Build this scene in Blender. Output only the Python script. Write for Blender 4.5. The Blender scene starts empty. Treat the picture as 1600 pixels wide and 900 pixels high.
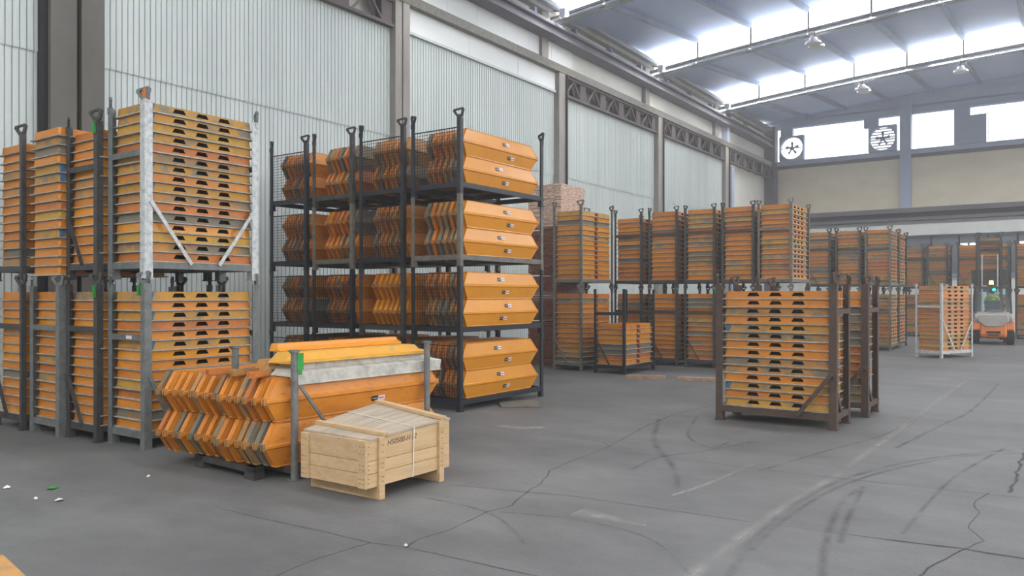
import bpy, bmesh, math, random
from mathutils import Vector, Matrix
random.seed(7)
C = bpy.context.scene.collection
SC = bpy.context.scene

# ------------------------------------------------------------------ camera
FPX, HOR, ANG, EYE = 1220.0, 462.0, math.radians(35.1), 1.8
ca, sa = math.cos(ANG), math.sin(ANG)
cam = bpy.data.cameras.new('camera'); co = bpy.data.objects.new('camera', cam); C.objects.link(co)
cam.sensor_width = 36; cam.lens = 36 * FPX / 1600; cam.shift_y = (HOR - 450) / 1600
cam.clip_end = 300
# +X runs along the left wall, away from the viewer; +Y runs towards the left wall
co.location = (0, 0, EYE); co.rotation_euler = (math.pi / 2, 0, ANG - math.pi / 2)
co.rotation_euler = (math.pi / 2, 0, math.atan2(sa, ca) - math.pi / 2)
SC.camera = co

# ------------------------------------------------------------------ light
SC.view_settings.view_transform = 'Standard'; SC.view_settings.look = 'None'
SC.view_settings.gamma = 1; SC.view_settings.use_curve_mapping = False
SC.view_settings.exposure = 0.92
w = bpy.data.worlds.new('sky'); SC.world = w; w.use_nodes = True
bg = w.node_tree.nodes['Background']; bg.inputs[1].default_value = 2.8
_N, _L = w.node_tree.nodes, w.node_tree.links
_t = _N.new('ShaderNodeTexCoord'); _s = _N.new('ShaderNodeSeparateXYZ'); _r = _N.new('ShaderNodeValToRGB')
_m = _N.new('ShaderNodeMapRange'); _m.inputs[1].default_value = -1; _m.inputs[2].default_value = 1
_L.new(_t.outputs['Generated'], _s.inputs[0]); _L.new(_s.outputs[2], _m.inputs[0]); _L.new(_m.outputs[0], _r.inputs[0]); _L.new(_r.outputs[0], bg.inputs[0])
_e = _r.color_ramp.elements; _e[0].position = 0.44; _e[0].color = (0.06, 0.06, 0.06, 1); _e[1].position = 0.54; _e[1].color = (0.52, 0.52, 0.52, 1)
_x = _e.new(0.8); _x.color = (1.0, 1.01, 1.02, 1)

def area(name, loc, rot, sx, sy, power, col=(1, 0.985, 0.965)):
    l = bpy.data.lights.new(name, 'AREA'); l.shape = 'RECTANGLE'; l.size = sx; l.size_y = sy; l.energy = power; l.color = col
    o = bpy.data.objects.new(name, l); C.objects.link(o); o.location = loc; o.rotation_euler = rot
    return o

# daylight that falls in through the sawtooth glazing of every bay
for _x in (-8.2, -0.6, 6.9, 14.4, 22.0, 29.6, 37.3):
    for _k in range(4):
        _y = 9.6 - _k * 9.4
        area('skylight_daylight', (_x - 0.12, _y, 12.76 - 0.00239 * (_y + 6.3) ** 2 - 0.92 - 0.05), (-math.atan(2 * 0.00239 * (_y + 6.3)), 0, 0), 0.34, 8.6, 330 if _x < 20 else (420 if _x < 30 else 620))

# ------------------------------------------------------------------ helpers
def srgb(r, g, b):
    f = lambda c: (c / 255 / 12.92) if c / 255 <= 0.04045 else ((c / 255 + 0.055) / 1.055) ** 2.4
    return (f(r), f(g), f(b), 1)

def paint(r, g, b, k=0.84):
    c = srgb(r, g, b); return (c[0] * k, c[1] * k, c[2] * k, 1)

def ground(u, v, h=0.0):
    d = (EYE - h) * FPX / (v - HOR); t = (u - 800) / FPX
    return Vector((d * (ca + t * sa), d * (sa - t * ca), h))

def mat(name, base, dark=None, scale=6.0, lo=0.45, hi=0.65, rough=0.6, metal=0.0, rand=0.0, bump=0.0, stretch=(1, 1, 1), coat=0.0, fine=None, spec=0.5):
    """paint with noise-driven wear; rand shifts brightness per object"""
    m = bpy.data.materials.new(name); m.use_nodes = True
    nt = m.node_tree; N = nt.nodes; L = nt.links; b = N['Principled BSDF']
    b.inputs['Roughness'].default_value = rough; b.inputs['Metallic'].default_value = metal
    b.inputs['Specular IOR Level'].default_value = spec
    if coat: b.inputs['Coat Weight'].default_value = coat; b.inputs['Coat Roughness'].default_value = 0.15
    tc = N.new('ShaderNodeTexCoord'); mp = N.new('ShaderNodeMapping'); mp.inputs['Scale'].default_value = stretch
    oi = N.new('ShaderNodeObjectInfo')
    mul = N.new('ShaderNodeMath'); mul.operation = 'MULTIPLY'; mul.inputs[1].default_value = 37.0
    L.new(oi.outputs['Random'], mul.inputs[0])
    L.new(tc.outputs['Object'], mp.inputs['Vector'])
    nz = N.new('ShaderNodeTexNoise'); nz.noise_dimensions = '4D'; nz.inputs['Scale'].default_value = scale
    nz.inputs['Detail'].default_value = 6; nz.inputs['Roughness'].default_value = 0.62
    L.new(mp.outputs[0], nz.inputs['Vector']); L.new(mul.outputs[0], nz.inputs['W'])
    rp = N.new('ShaderNodeValToRGB'); e = rp.color_ramp.elements
    e[0].position = lo; e[1].position = hi; e[0].color = base; e[1].color = dark or base
    L.new(nz.outputs['Fac'], rp.inputs['Fac']); col = rp.outputs['Color']
    if fine:
        n2 = N.new('ShaderNodeTexNoise'); n2.inputs['Scale'].default_value = scale * 7; n2.inputs['Detail'].default_value = 4
        L.new(mp.outputs[0], n2.inputs['Vector'])
        r2 = N.new('ShaderNodeValToRGB'); r2.color_ramp.elements[0].position = 0.58; r2.color_ramp.elements[1].position = 0.72
        L.new(n2.outputs['Fac'], r2.inputs['Fac'])
        mx = N.new('ShaderNodeMix'); mx.data_type = 'RGBA'; mx.inputs[7].default_value = fine
        L.new(r2.outputs['Color'], mx.inputs[0]); L.new(col, mx.inputs[6]); col = mx.outputs[2]
    if rand:
        mr = N.new('ShaderNodeMapRange'); mr.inputs[3].default_value = 1 - rand; mr.inputs[4].default_value = 1 + rand * 0.6
        L.new(oi.outputs['Random'], mr.inputs[0])
        hs = N.new('ShaderNodeHueSaturation'); L.new(mr.outputs[0], hs.inputs['Value']); L.new(col, hs.inputs['Color']); col = hs.outputs[0]
    L.new(col, b.inputs['Base Color'])
    if bump:
        bp = N.new('ShaderNodeBump'); bp.inputs['Strength'].default_value = bump; bp.inputs['Distance'].default_value = 0.02
        L.new(nz.outputs['Fac'], bp.inputs['Height']); L.new(bp.outputs[0], b.inputs['Normal'])
    m['col'] = None
    return m

def add_blue_ends(m, lim=0.585, blue=srgb(70, 108, 138)):
    nt = m.node_tree; N = nt.nodes; L = nt.links; b = N['Principled BSDF']
    src = b.inputs['Base Color'].links[0].from_socket
    tc = N.new('ShaderNodeTexCoord'); sp = N.new('ShaderNodeSeparateXYZ'); L.new(tc.outputs['Object'], sp.inputs[0])
    nz = N.new('ShaderNodeTexNoise'); nz.inputs['Scale'].default_value = 9; L.new(tc.outputs['Object'], nz.inputs['Vector'])
    a1 = N.new('ShaderNodeMath'); a1.operation = 'MULTIPLY_ADD'; a1.inputs[1].default_value = 0.12; L.new(nz.outputs['Fac'], a1.inputs[0]); L.new(sp.outputs[0], a1.inputs[2])
    l0 = N.new('ShaderNodeMath'); l0.operation = 'LESS_THAN'; l0.inputs[1].default_value = -lim; L.new(a1.outputs[0], l0.inputs[0])
    l1 = N.new('ShaderNodeMath'); l1.operation = 'GREATER_THAN'; l1.inputs[1].default_value = -0.708; L.new(sp.outputs[0], l1.inputs[0])
    lt = N.new('ShaderNodeMath'); lt.operation = 'MULTIPLY'; L.new(l0.outputs[0], lt.inputs[0]); L.new(l1.outputs[0], lt.inputs[1])
    mx = N.new('ShaderNodeMix'); mx.data_type = 'RGBA'; mx.inputs[7].default_value = blue
    L.new(lt.outputs[0], mx.inputs[0]); L.new(src, mx.inputs[6]); L.new(mx.outputs[2], b.inputs['Base Color'])
    return m

def emis(name, col, st):
    m = bpy.data.materials.new(name); m.use_nodes = True; b = m.node_tree.nodes['Principled BSDF']
    b.inputs['Base Color'].default_value = col; b.inputs['Emission Color'].default_value = col; b.inputs['Emission Strength'].default_value = st
    return m

def glass(name, col, keep=0.85, rough=0.3):
    m = bpy.data.materials.new(name); m.use_nodes = True; N = m.node_tree.nodes; L = m.node_tree.links
    out = N['Material Output']; N.remove(N['Principled BSDF'])
    t = N.new('ShaderNodeBsdfTransparent'); t.inputs[0].default_value = col
    g = N.new('ShaderNodeBsdfGlossy'); g.inputs['Roughness'].default_value = rough; g.inputs[0].default_value = (0.8, 0.85, 0.9, 1)
    mx = N.new('ShaderNodeMixShader'); mx.inputs[0].default_value = 1 - keep
    L.new(t.outputs[0], mx.inputs[1]); L.new(g.outputs[0], mx.inputs[2]); L.new(mx.outputs[0], out.inputs[0])
    return m

class MB:
    def __init__(s): s.v = []; s.f = []; s.m = []
    def face(s, pts, mi=0):
        n = len(s.v); s.v += [tuple(p) for p in pts]; s.f.append(tuple(range(n, n + len(pts)))); s.m.append(mi)
    def box(s, x0, x1, y0, y1, z0, z1, mi=0, M=None):
        p = [Vector((x, y, z)) for z in (z0, z1) for y in (y0, y1) for x in (x0, x1)]
        if M is not None: p = [M @ q for q in p]
        n = len(s.v); s.v += [tuple(q) for q in p]
        for f in ((0, 2, 3, 1), (4, 5, 7, 6), (0, 1, 5, 4), (2, 6, 7, 3), (0, 4, 6, 2), (1, 3, 7, 5)):
            s.f.append(tuple(n + i for i in f)); s.m.append(mi)
        return s
    def bar(s, a, b, w, d=None, mi=0, up=Vector((0, 0, 1))):
        """rectangular bar from a to b"""
        a, b = Vector(a), Vector(b); d = d or w; t = (b - a).normalized()
        if abs(t.dot(up)) > 0.98: up = Vector((1, 0, 0))
        x = t.cross(up).normalized(); y = x.cross(t).normalized()
        n = len(s.v)
        for q in (a, b):
            for i, j in ((-1, -1), (1, -1), (1, 1), (-1, 1)): s.v.append(tuple(q + x * i * w / 2 + y * j * d / 2))
        for f in ((3, 2, 1, 0), (4, 5, 6, 7), (0, 1, 5, 4), (1, 2, 6, 5), (2, 3, 7, 6), (3, 0, 4, 7)):
            s.f.append(tuple(n + i for i in f)); s.m.append(mi)
        return s
    def tube(s, a, b, r, r2=None, seg=12, mi=0, cap=True):
        a, b = Vector(a), Vector(b); r2 = r if r2 is None else r2; t = (b - a).normalized()
        up = Vector((0, 0, 1)) if abs(t.z) < 0.95 else Vector((1, 0, 0))
        x = t.cross(up).normalized(); y = x.cross(t)
        n = len(s.v)
        for q, rr in ((a, r), (b, r2)):
            for k in range(seg):
                an = 2 * math.pi * k / seg; s.v.append(tuple(q + x * math.cos(an) * rr + y * math.sin(an) * rr))
        for k in range(seg):
            s.f.append((n + k, n + (k + 1) % seg, n + seg + (k + 1) % seg, n + seg + k)); s.m.append(mi)
        if cap:
            s.f.append(tuple(n + k for k in reversed(range(seg)))); s.m.append(mi)
            s.f.append(tuple(n + seg + k for k in range(seg))); s.m.append(mi)
        return s
    def prism(s, poly, axis, a, b, mi=0):
        """poly of 2-D points extruded along axis 'x','y' or 'z' from a to b"""
        def P(p, t):
            return {'x': (t, p[0], p[1]), 'y': (p[0], t, p[1]), 'z': (p[0], p[1], t)}[axis]
        n = len(s.v); k = len(poly)
        s.v += [P(p, a) for p in poly] + [P(p, b) for p in poly]
        s.f.append(tuple(range(n, n + k))); s.m.append(mi)
        s.f.append(tuple(range(n + 2 * k - 1, n + k - 1, -1))); s.m.append(mi)
        for i in range(k):
            s.f.append((n + i, n + k + i, n + k + (i + 1) % k, n + (i + 1) % k)); s.m.append(mi)
        return s
    def add(s, me, M):
        """append a bpy mesh transformed by M"""
        n = len(s.v); s.v += [tuple(M @ v.co) for v in me.vertices]
        for p in me.polygons: s.f.append(tuple(n + i for i in p.vertices)); s.m.append(p.material_index)
    def mesh(s, name, mats, bevel=0.0, smooth=False, fix=True):
        me = bpy.data.meshes.new(name); me.from_pydata(s.v, [], s.f)
        for m in (mats if isinstance(mats, (list, tuple)) else [mats]): me.materials.append(m)
        for p, mi in zip(me.polygons, s.m): p.material_index = mi
        if fix or bevel:
            bm = bmesh.new(); bm.from_mesh(me)
            if fix: bmesh.ops.recalc_face_normals(bm, faces=bm.faces)
            if bevel: bmesh.ops.bevel(bm, geom=list(bm.edges), offset=bevel, segments=1, affect='EDGES', clamp_overlap=True)
            bm.to_mesh(me); bm.free()
        if smooth:
            for p in me.polygons: p.use_smooth = True
        return me
    def build(s, name, mats, parent=None, loc=None, rz=0.0, **k):
        return put(name, s.mesh(name, mats, **k), parent, loc, rz)

def put(name, me, parent=None, loc=None, rz=0.0):
    o = bpy.data.objects.new(name, me); C.objects.link(o)
    if parent is not None: o.parent = parent
    if loc is not None: o.location = loc
    if rz: o.rotation_euler.z = rz
    return o

def tag(o, label=None, cat=None, group=None, kind=None):
    if label:
        assert 4 <= len(label.split()) <= 16, (len(label.split()), label)
        o['label'] = label
    if cat: o['category'] = cat
    if group: o['group'] = group
    if kind: o['kind'] = kind
    return o

def empty(name, loc=(0, 0, 0), rz=0.0):
    o = bpy.data.objects.new(name, None); C.objects.link(o); o.location = loc; o.rotation_euler.z = rz; o.empty_display_size = 0.1
    return o

KIDS = {}
def copy_tree(o, parent=None):
    c = o.copy(); C.objects.link(c)
    if parent is not None: c.parent = parent; c.matrix_parent_inverse = o.matrix_parent_inverse.copy()
    for ch in o.children: copy_tree(ch, c)
    return c

ORD = ['zeroth', 'first', 'second', 'third', 'fourth', 'fifth', 'sixth', 'seventh', 'eighth', 'ninth', 'tenth', 'eleventh', 'twelfth',
       'thirteenth', 'fourteenth', 'fifteenth', 'sixteenth', 'seventeenth', 'eighteenth', 'nineteenth']

# ------------------------------------------------------------------ materials
M = {}
cem = paint(140, 132, 112)
M['orange'] = mat('orange_paint', paint(232, 148, 46), paint(208, 126, 42), 3, 0.4, 0.75, 0.42, rand=0.12, fine=paint(186, 118, 50), stretch=(0.6, 0.6, 1.5))
M['orange2'] = mat('amber_paint', paint(240, 160, 38), paint(230, 146, 34), 3, 0.4, 0.8, 0.25, rand=0.06)
M['rustor'] = mat('burnt_orange_paint', paint(218, 128, 48), paint(184, 114, 58), 4, 0.45, 0.7, 0.5, rand=0.15, fine=cem)
M['worn'] = mat('worn_orange_paint', paint(208, 146, 70), cem, 5, 0.44, 0.6, 0.65, rand=0.12, fine=paint(160, 140, 105))
M['ochre'] = mat('yellow_ochre_paint', paint(212, 162, 62), paint(156, 138, 98), 5, 0.5, 0.68, 0.65, rand=0.12, fine=cem)
M['cement'] = mat('cement_covered_paint', paint(134, 128, 112), paint(176, 122, 66), 5, 0.52, 0.66, 0.8, rand=0.15, fine=paint(104, 104, 100))
M['blueend'] = add_blue_ends(mat('orange_paint_blue_end', paint(206, 150, 56), cem, 5, 0.48, 0.64, 0.6, rand=0.12))
M['ply'] = mat('plywood_edge', srgb(182, 176, 164), srgb(140, 136, 128), 14, 0.4, 0.7, 0.8, rand=0.2)
M['inside_shade'] = mat('panel_inside_shade', srgb(34, 28, 24), srgb(26, 22, 20), 8, rough=0.95)  # shade inside slots and web painted in; the frame itself is orange
M['galv'] = mat('galvanised_steel', srgb(122, 126, 124), srgb(92, 97, 97), 9, 0.4, 0.7, 0.55, 0.25, rand=0.08, fine=srgb(150, 152, 148))
M['galvlight'] = mat('whitened_galvanised_steel', srgb(206, 210, 210), srgb(150, 155, 156), 16, 0.42, 0.72, 0.5, 0.15, fine=srgb(120, 118, 112))
M['darksteel'] = mat('dark_grey_steel', srgb(74, 74, 74), srgb(58, 56, 54), 9, rough=0.6, metal=0.2, rand=0.1, fine=srgb(104, 92, 80))
M['black'] = mat('black_painted_steel', srgb(40, 44, 52), srgb(30, 32, 38), 9, rough=0.5, metal=0.1, rand=0.08, fine=srgb(66, 68, 74))
M['rust'] = mat('rusty_brown_steel', srgb(90, 72, 62), srgb(72, 62, 58), 12, 0.35, 0.6, 0.85, rand=0.06, fine=srgb(120, 76, 52))
M['greysteel'] = mat('grey_brown_steel', srgb(118, 114, 106), srgb(96, 92, 84), 9, rough=0.6, metal=0.1, rand=0.06)
M['green'] = mat('green_tag_plastic', srgb(40, 150, 60), srgb(30, 120, 50), 8, rough=0.5)
M['concrete'] = mat('column_concrete', srgb(168, 164, 158), srgb(140, 136, 130), 2.2, 0.35, 0.7, 0.9, bump=0.2, fine=srgb(160, 156, 150), stretch=(1, 1, 0.35))
M['concdark'] = mat('dark_column_concrete', srgb(112, 110, 104), srgb(98, 96, 90), 2.2, 0.35, 0.7, 0.9, bump=0.2, stretch=(1, 1, 0.35))
M['gap'] = mat('dark_joint', srgb(46, 46, 50), srgb(40, 40, 42), 5, rough=0.9)
M['plaster'] = mat('upper_wall_plaster', srgb(238, 237, 230), srgb(220, 218, 210), 0.5, 0.35, 0.75, 0.9, fine=srgb(226, 224, 216), stretch=(1, 1, 0.6))
M['smoothpanel'] = mat('smooth_wall_panel', srgb(238, 241, 240), srgb(222, 226, 226), 0.45, 0.4, 0.8, 0.6)
M['corr'] = mat('corrugated_sheet', srgb(208, 216, 213), srgb(190, 199, 198), 0.8, 0.35, 0.75, 0.55, metal=0.0, stretch=(2.5, 1, 0.25), fine=srgb(198, 207, 205))
M['beige'] = mat('beige_plaster', srgb(236, 228, 208), srgb(222, 212, 188), 0.7, 0.35, 0.7, 0.95, fine=srgb(228, 216, 194), stretch=(1, 1, 2.0))
M['mauve'] = mat('mauve_grey_paint', srgb(112, 106, 116), srgb(92, 90, 102), 2, 0.4, 0.7, 0.6)
M['whiteband'] = mat('white_painted_band', srgb(228, 232, 230), srgb(216, 220, 218), 1.5, 0.4, 0.7, 0.7)
M['bluegrey'] = mat('blue_grey_paint', srgb(176, 188, 212), srgb(164, 177, 202), 1.5, 0.4, 0.7, 0.7)
M['roof'] = mat('roof_sheet', srgb(172, 188, 224), srgb(156, 173, 211), 0.5, 0.35, 0.75, 0.6, fine=srgb(164, 180, 216), stretch=(1, 1, 1))
M['purlin'] = mat('roof_purlin_paint', srgb(134, 148, 174), srgb(122, 134, 160), 2, rough=0.6)
M['beamwhite'] = mat('light_grey_beam', srgb(150, 154, 160), srgb(130, 134, 140), 3, 0.4, 0.7, 0.6)
M['truss'] = mat('brown_truss_paint', srgb(96, 84, 84), srgb(80, 72, 76), 3, rough=0.7)
M['wood'] = mat('pale_pine', paint(222, 190, 146), paint(202, 166, 120), 5, 0.4, 0.7, 0.75, fine=paint(204, 176, 138), stretch=(0.4, 2, 5), rand=0.08)
M['woodlid'] = mat('grey_weathered_pine', paint(204, 186, 160), paint(166, 156, 142), 4, 0.35, 0.7, 0.8, stretch=(0.5, 5, 2), rand=0.1)
M['woodend'] = mat('timber_ends', srgb(226, 204, 188), srgb(188, 150, 130), 7, 0.42, 0.6, 0.85, stretch=(1, 1, 4))
M['timber_red'] = mat('red_brown_timber', srgb(134, 84, 66), srgb(108, 68, 58), 10, 0.4, 0.6, 0.85, fine=srgb(160, 120, 100), stretch=(1, 1, 2))
M['plank'] = mat('loose_plank_wood', srgb(176, 150, 130), srgb(140, 116, 100), 6, 0.4, 0.7, 0.85)
M['plaster_white'] = mat('white_plastered_steel', paint(216, 214, 206), paint(168, 164, 152), 7, 0.45, 0.68, 0.7, fine=paint(190, 182, 160))
M['yellow'] = mat('yellow_worn_paint', paint(240, 176, 50), paint(206, 166, 98), 5, 0.5, 0.7, 0.5, fine=paint(214, 180, 110))
M['white'] = mat('white_plastic', srgb(232, 234, 236), srgb(220, 222, 224), 5, rough=0.5)
M['stickerblack'] = mat('black_sticker', srgb(28, 26, 30), srgb(24, 24, 26), 5, rough=0.4)
M['stickerwhite'] = mat('white_sticker', srgb(228, 214, 214), srgb(220, 206, 206), 5, rough=0.4)
M['stickerred'] = mat('red_sticker', srgb(186, 44, 50), srgb(176, 40, 46), 5, rough=0.4)
M['forkorange'] = mat('truck_orange', srgb(236, 130, 44), srgb(220, 118, 42), 3, rough=0.35, coat=0.3)
M['forkgrey'] = mat('truck_grey', srgb(176, 172, 168), srgb(160, 156, 152), 3, rough=0.4, coat=0.2)
M['rubber'] = mat('tyre_rubber', srgb(34, 34, 38), srgb(28, 28, 30), 8, rough=0.9)
M['hivis'] = mat('yellow_green_jacket', srgb(176, 200, 60), srgb(156, 182, 50), 6, rough=0.8)
M['navy'] = mat('dark_trousers', srgb(40, 48, 66), srgb(34, 40, 56), 6, rough=0.9)
M['skin'] = mat('skin', srgb(196, 150, 126), srgb(186, 138, 114), 6, rough=0.6)
M['hair'] = mat('dark_hair', srgb(40, 34, 30), srgb(32, 28, 26), 9, rough=0.8)
M['skyglass'] = emis('daylit_fibreglass_glazing', (0.92, 0.97, 1.0, 1), 2.6)
M['glass'] = glass('window_glass', (0.97, 0.985, 1, 1), 0.93, 0.2)
M['cabglass'] = glass('cab_glass', (0.7, 0.85, 0.85, 1), 0.88, 0.1)
M['officeglass'] = mat('dark_office_glass', srgb(112, 120, 128), srgb(124, 132, 138), 1.2, rough=0.2)
M['floorpaint'] = mat('orange_floor_paint', srgb(196, 146, 84), srgb(150, 124, 92), 4, rough=0.8)
M['ink'] = mat('marker_ink', srgb(96, 74, 60), srgb(90, 70, 58), 8, rough=0.8)
M['redclamp'] = mat('red_clamp', srgb(150, 54, 36), srgb(120, 48, 34), 8, rough=0.6)
M['strap'] = mat('white_strap', srgb(222, 216, 204), srgb(206, 200, 188), 8, rough=0.5)

def floor_material():
    m = bpy.data.materials.new('worn_concrete_floor'); m.use_nodes = True; N = m.node_tree.nodes; L = m.node_tree.links; b = N['Principled BSDF']
    tc = N.new('ShaderNodeTexCoord')
    def noise(s, d=6, r=0.6, mp=(1, 1, 1)):
        q = N.new('ShaderNodeMapping'); q.inputs['Scale'].default_value = mp; L.new(tc.outputs['Object'], q.inputs[0])
        n = N.new('ShaderNodeTexNoise'); n.inputs['Scale'].default_value = s; n.inputs['Detail'].default_value = d; n.inputs['Roughness'].default_value = r
        L.new(q.outputs[0], n.inputs['Vector']); return n
    def ramp(n, p0, c0, p1, c1):
        r = N.new('ShaderNodeValToRGB'); e = r.color_ramp.elements; e[0].position = p0; e[1].position = p1; e[0].color = c0; e[1].color = c1
        L.new(n.outputs['Fac'], r.inputs[0]); return r.outputs[0]
    def mix(f, a, c, t='MIX'):
        x = N.new('ShaderNodeMix'); x.data_type = 'RGBA'; x.blend_type = t
        if isinstance(f, float): x.inputs[0].default_value = f
        else: L.new(f, x.inputs[0])
        for s, q in ((6, a), (7, c)):
            if isinstance(q, tuple): x.inputs[s].default_value = q
            else: L.new(q, x.inputs[s])
        return x.outputs[2]
    base = ramp(noise(0.35, 5, 0.55), 0.3, srgb(97, 97, 97), 0.7, srgb(119, 119, 118))
    patch = ramp(noise(1.7, 8, 0.7, (1, 0.5, 1)), 0.35, (0.8, 0.8, 0.8, 1), 0.68, (1.12, 1.12, 1.12, 1))
    c = mix(1.0, base, patch, 'MULTIPLY')
    sp = ramp(noise(9, 8, 0.75), 0.66, (0, 0, 0, 1), 0.78, (1, 1, 1, 1))
    c = mix(sp, c, srgb(146, 145, 142))
    fine = ramp(noise(60, 4, 0.7), 0.3, (0.86, 0.86, 0.86, 1), 0.7, (1.1, 1.1, 1.1, 1))
    c = mix(1.0, c, fine, 'MULTIPLY')
    L.new(c, b.inputs['Base Color'])
    b.inputs['Roughness'].default_value = 0.62; b.inputs['Specular IOR Level'].default_value = 0.35
    bp = N.new('ShaderNodeBump'); bp.inputs['Strength'].default_value = 0.25; bp.inputs['Distance'].default_value = 0.01
    L.new(noise(25, 6, 0.7).outputs['Fac'], bp.inputs['Height']); L.new(bp.outputs[0], b.inputs['Normal'])
    return m
M['floor'] = floor_material()

def smear(name, col, amount, scale=3.0):
    m = bpy.data.materials.new(name); m.use_nodes = True; N = m.node_tree.nodes; L = m.node_tree.links; b = N['Principled BSDF']
    b.inputs['Base Color'].default_value = col; b.inputs['Roughness'].default_value = 0.7
    tc = N.new('ShaderNodeTexCoord'); n = N.new('ShaderNodeTexNoise'); n.inputs['Scale'].default_value = scale; n.inputs['Detail'].default_value = 7; n.inputs['Roughness'].default_value = 0.7
    L.new(tc.outputs['Object'], n.inputs['Vector'])
    r = N.new('ShaderNodeMapRange'); r.inputs[1].default_value = 0.36; r.inputs[2].default_value = 0.66; r.inputs[3].default_value = 0; r.inputs[4].default_value = amount
    L.new(n.outputs['Fac'], r.inputs[0])
    t = N.new('ShaderNodeUVMap'); s = N.new('ShaderNodeSeparateXYZ'); L.new(t.outputs[0], s.inputs[0])
    # soft edges across the mark: u runs 0..1 over its width
    f = N.new('ShaderNodeMath'); f.operation = 'PINGPONG'; f.inputs[1].default_value = 0.5; L.new(s.outputs[0], f.inputs[0])
    g = N.new('ShaderNodeMath'); g.operation = 'MULTIPLY'; g.inputs[1].default_value = 2.0; L.new(f.outputs[0], g.inputs[0])
    k = N.new('ShaderNodeMath'); k.operation = 'MULTIPLY'; k.use_clamp = True; L.new(g.outputs[0], k.inputs[0]); L.new(r.outputs[0], k.inputs[1])
    L.new(k.outputs[0], b.inputs['Alpha'])
    return m
M['tyremark'] = smear('tyre_mark', srgb(72, 72, 76), 0.5)
M['dustmark'] = smear('dusty_track', srgb(168, 165, 160), 0.75, 2.0)
M['crack'] = mat('crack_dirt', srgb(66, 66, 68), srgb(80, 80, 80), 6, rough=0.95)

# ------------------------------------------------------------------ structure: floor
YW, YB, XF = 13.4, 13.9, 45.5
H0, KQ, YC = 12.76, 0.00239, -6.3
def zroof(y): return H0 - KQ * (y - YC) ** 2
COLX = [-0.75, 6.93, 14.6, 22.25, 29.95, 37.75]     # right edges of the wall columns
BAY = [-8.2, -0.6, 6.9, 14.4, 22.0, 29.6, 37.3, XF + 0.1]

mb = MB(); mb.box(-12, XF + 1, -27, 15, -0.3, 0); tag(mb.build('floor', M['floor']), kind='structure')

def smooth_line(pts, n=6):
    out = []; P = [pts[0]] + list(pts) + [pts[-1]]
    for i in range(1, len(P) - 2):
        p0, p1, p2, p3 = P[i - 1], P[i], P[i + 1], P[i + 2]
        for k in range(n):
            t = k / n
            out.append(0.5 * ((2 * p1) + (p2 - p0) * t + (2 * p0 - 5 * p1 + 4 * p2 - p3) * t * t + (3 * p1 - p0 - 3 * p2 + p3) * t ** 3))
    out.append(Vector(pts[-1])); return out

def ribbon(name, px, wd, m, z, jag=0.0, smooth=True, n=6):
    pts = [ground(u, v) for u, v in px]
    if smooth: pts = smooth_line(pts, n)
    else:
        q = []
        for a, b in zip(pts, pts[1:]):
            k = max(2, int((b - a).length / 0.12))
            q += [a.lerp(b, i / k) for i in range(k)]
        pts = q + [pts[-1]]
    me = bpy.data.meshes.new(name); v = []; f = []; uv = []
    for i, p in enumerate(pts):
        t = (pts[min(i + 1, len(pts) - 1)] - pts[max(i - 1, 0)]).normalized(); nrm = Vector((-t.y, t.x, 0))
        j = nrm * random.uniform(-jag, jag); ww = wd * (random.uniform(0.5, 1.3) if jag else 1)
        v += [p + j + nrm * ww / 2 + Vector((0, 0, z)), p + j - nrm * ww / 2 + Vector((0, 0, z))]
    for i in range(len(pts) - 1): f.append((2 * i, 2 * i + 1, 2 * i + 3, 2 * i + 2))
    me.from_pydata([tuple(x) for x in v], [], f); me.materials.append(m)
    ul = me.uv_layers.new(name='UVMap')
    for p in me.polygons:
        for li, vi in zip(p.loop_indices, p.vertices): ul.data[li].uv = (float(vi % 2), vi // 2 * 0.1)
    o = put(name, me); o['kind'] = 'structure'; return o

for k, (px, wd, jg) in enumerate([
    ([(345, 795), (580, 848), (640, 856), (800, 892), (850, 903)], 0.012, 0.006),
    ([(380, 920), (430, 900), (500, 872), (580, 848)], 0.012, 0.01),
    ([(632, 856), (655, 843), (700, 828), (760, 800), (800, 790), (815, 775), (845, 755), (860, 735), (900, 718), (945, 700), (975, 685), (1005, 668), (1060, 645), (1121, 632)], 0.014, 0.012),
    ([(964, 704), (1210, 736), (1400, 757), (1600, 778)], 0.010, 0.004),
    ([(700, 757), (900, 776), (1170, 815), (1380, 842)], 0.008, 0.006),
    ([(1380, 842), (1500, 857), (1620, 876)], 0.03, 0.008),
    ([(1430, 905), (1460, 880), (1490, 866), (1535, 845), (1512, 825), (1530, 800), (1520, 788), (1545, 770)], 0.012, 0.012),
    ([(1578, 770), (1590, 735), (1600, 705)], 0.03, 0.02),
    ([(760, 668), (940, 690), (964, 704)], 0.008, 0.004)]):
    ribbon('floor_crack', px, wd, M['crack'], 0.0012 + k * 0.00005, jg, smooth=False)
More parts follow.
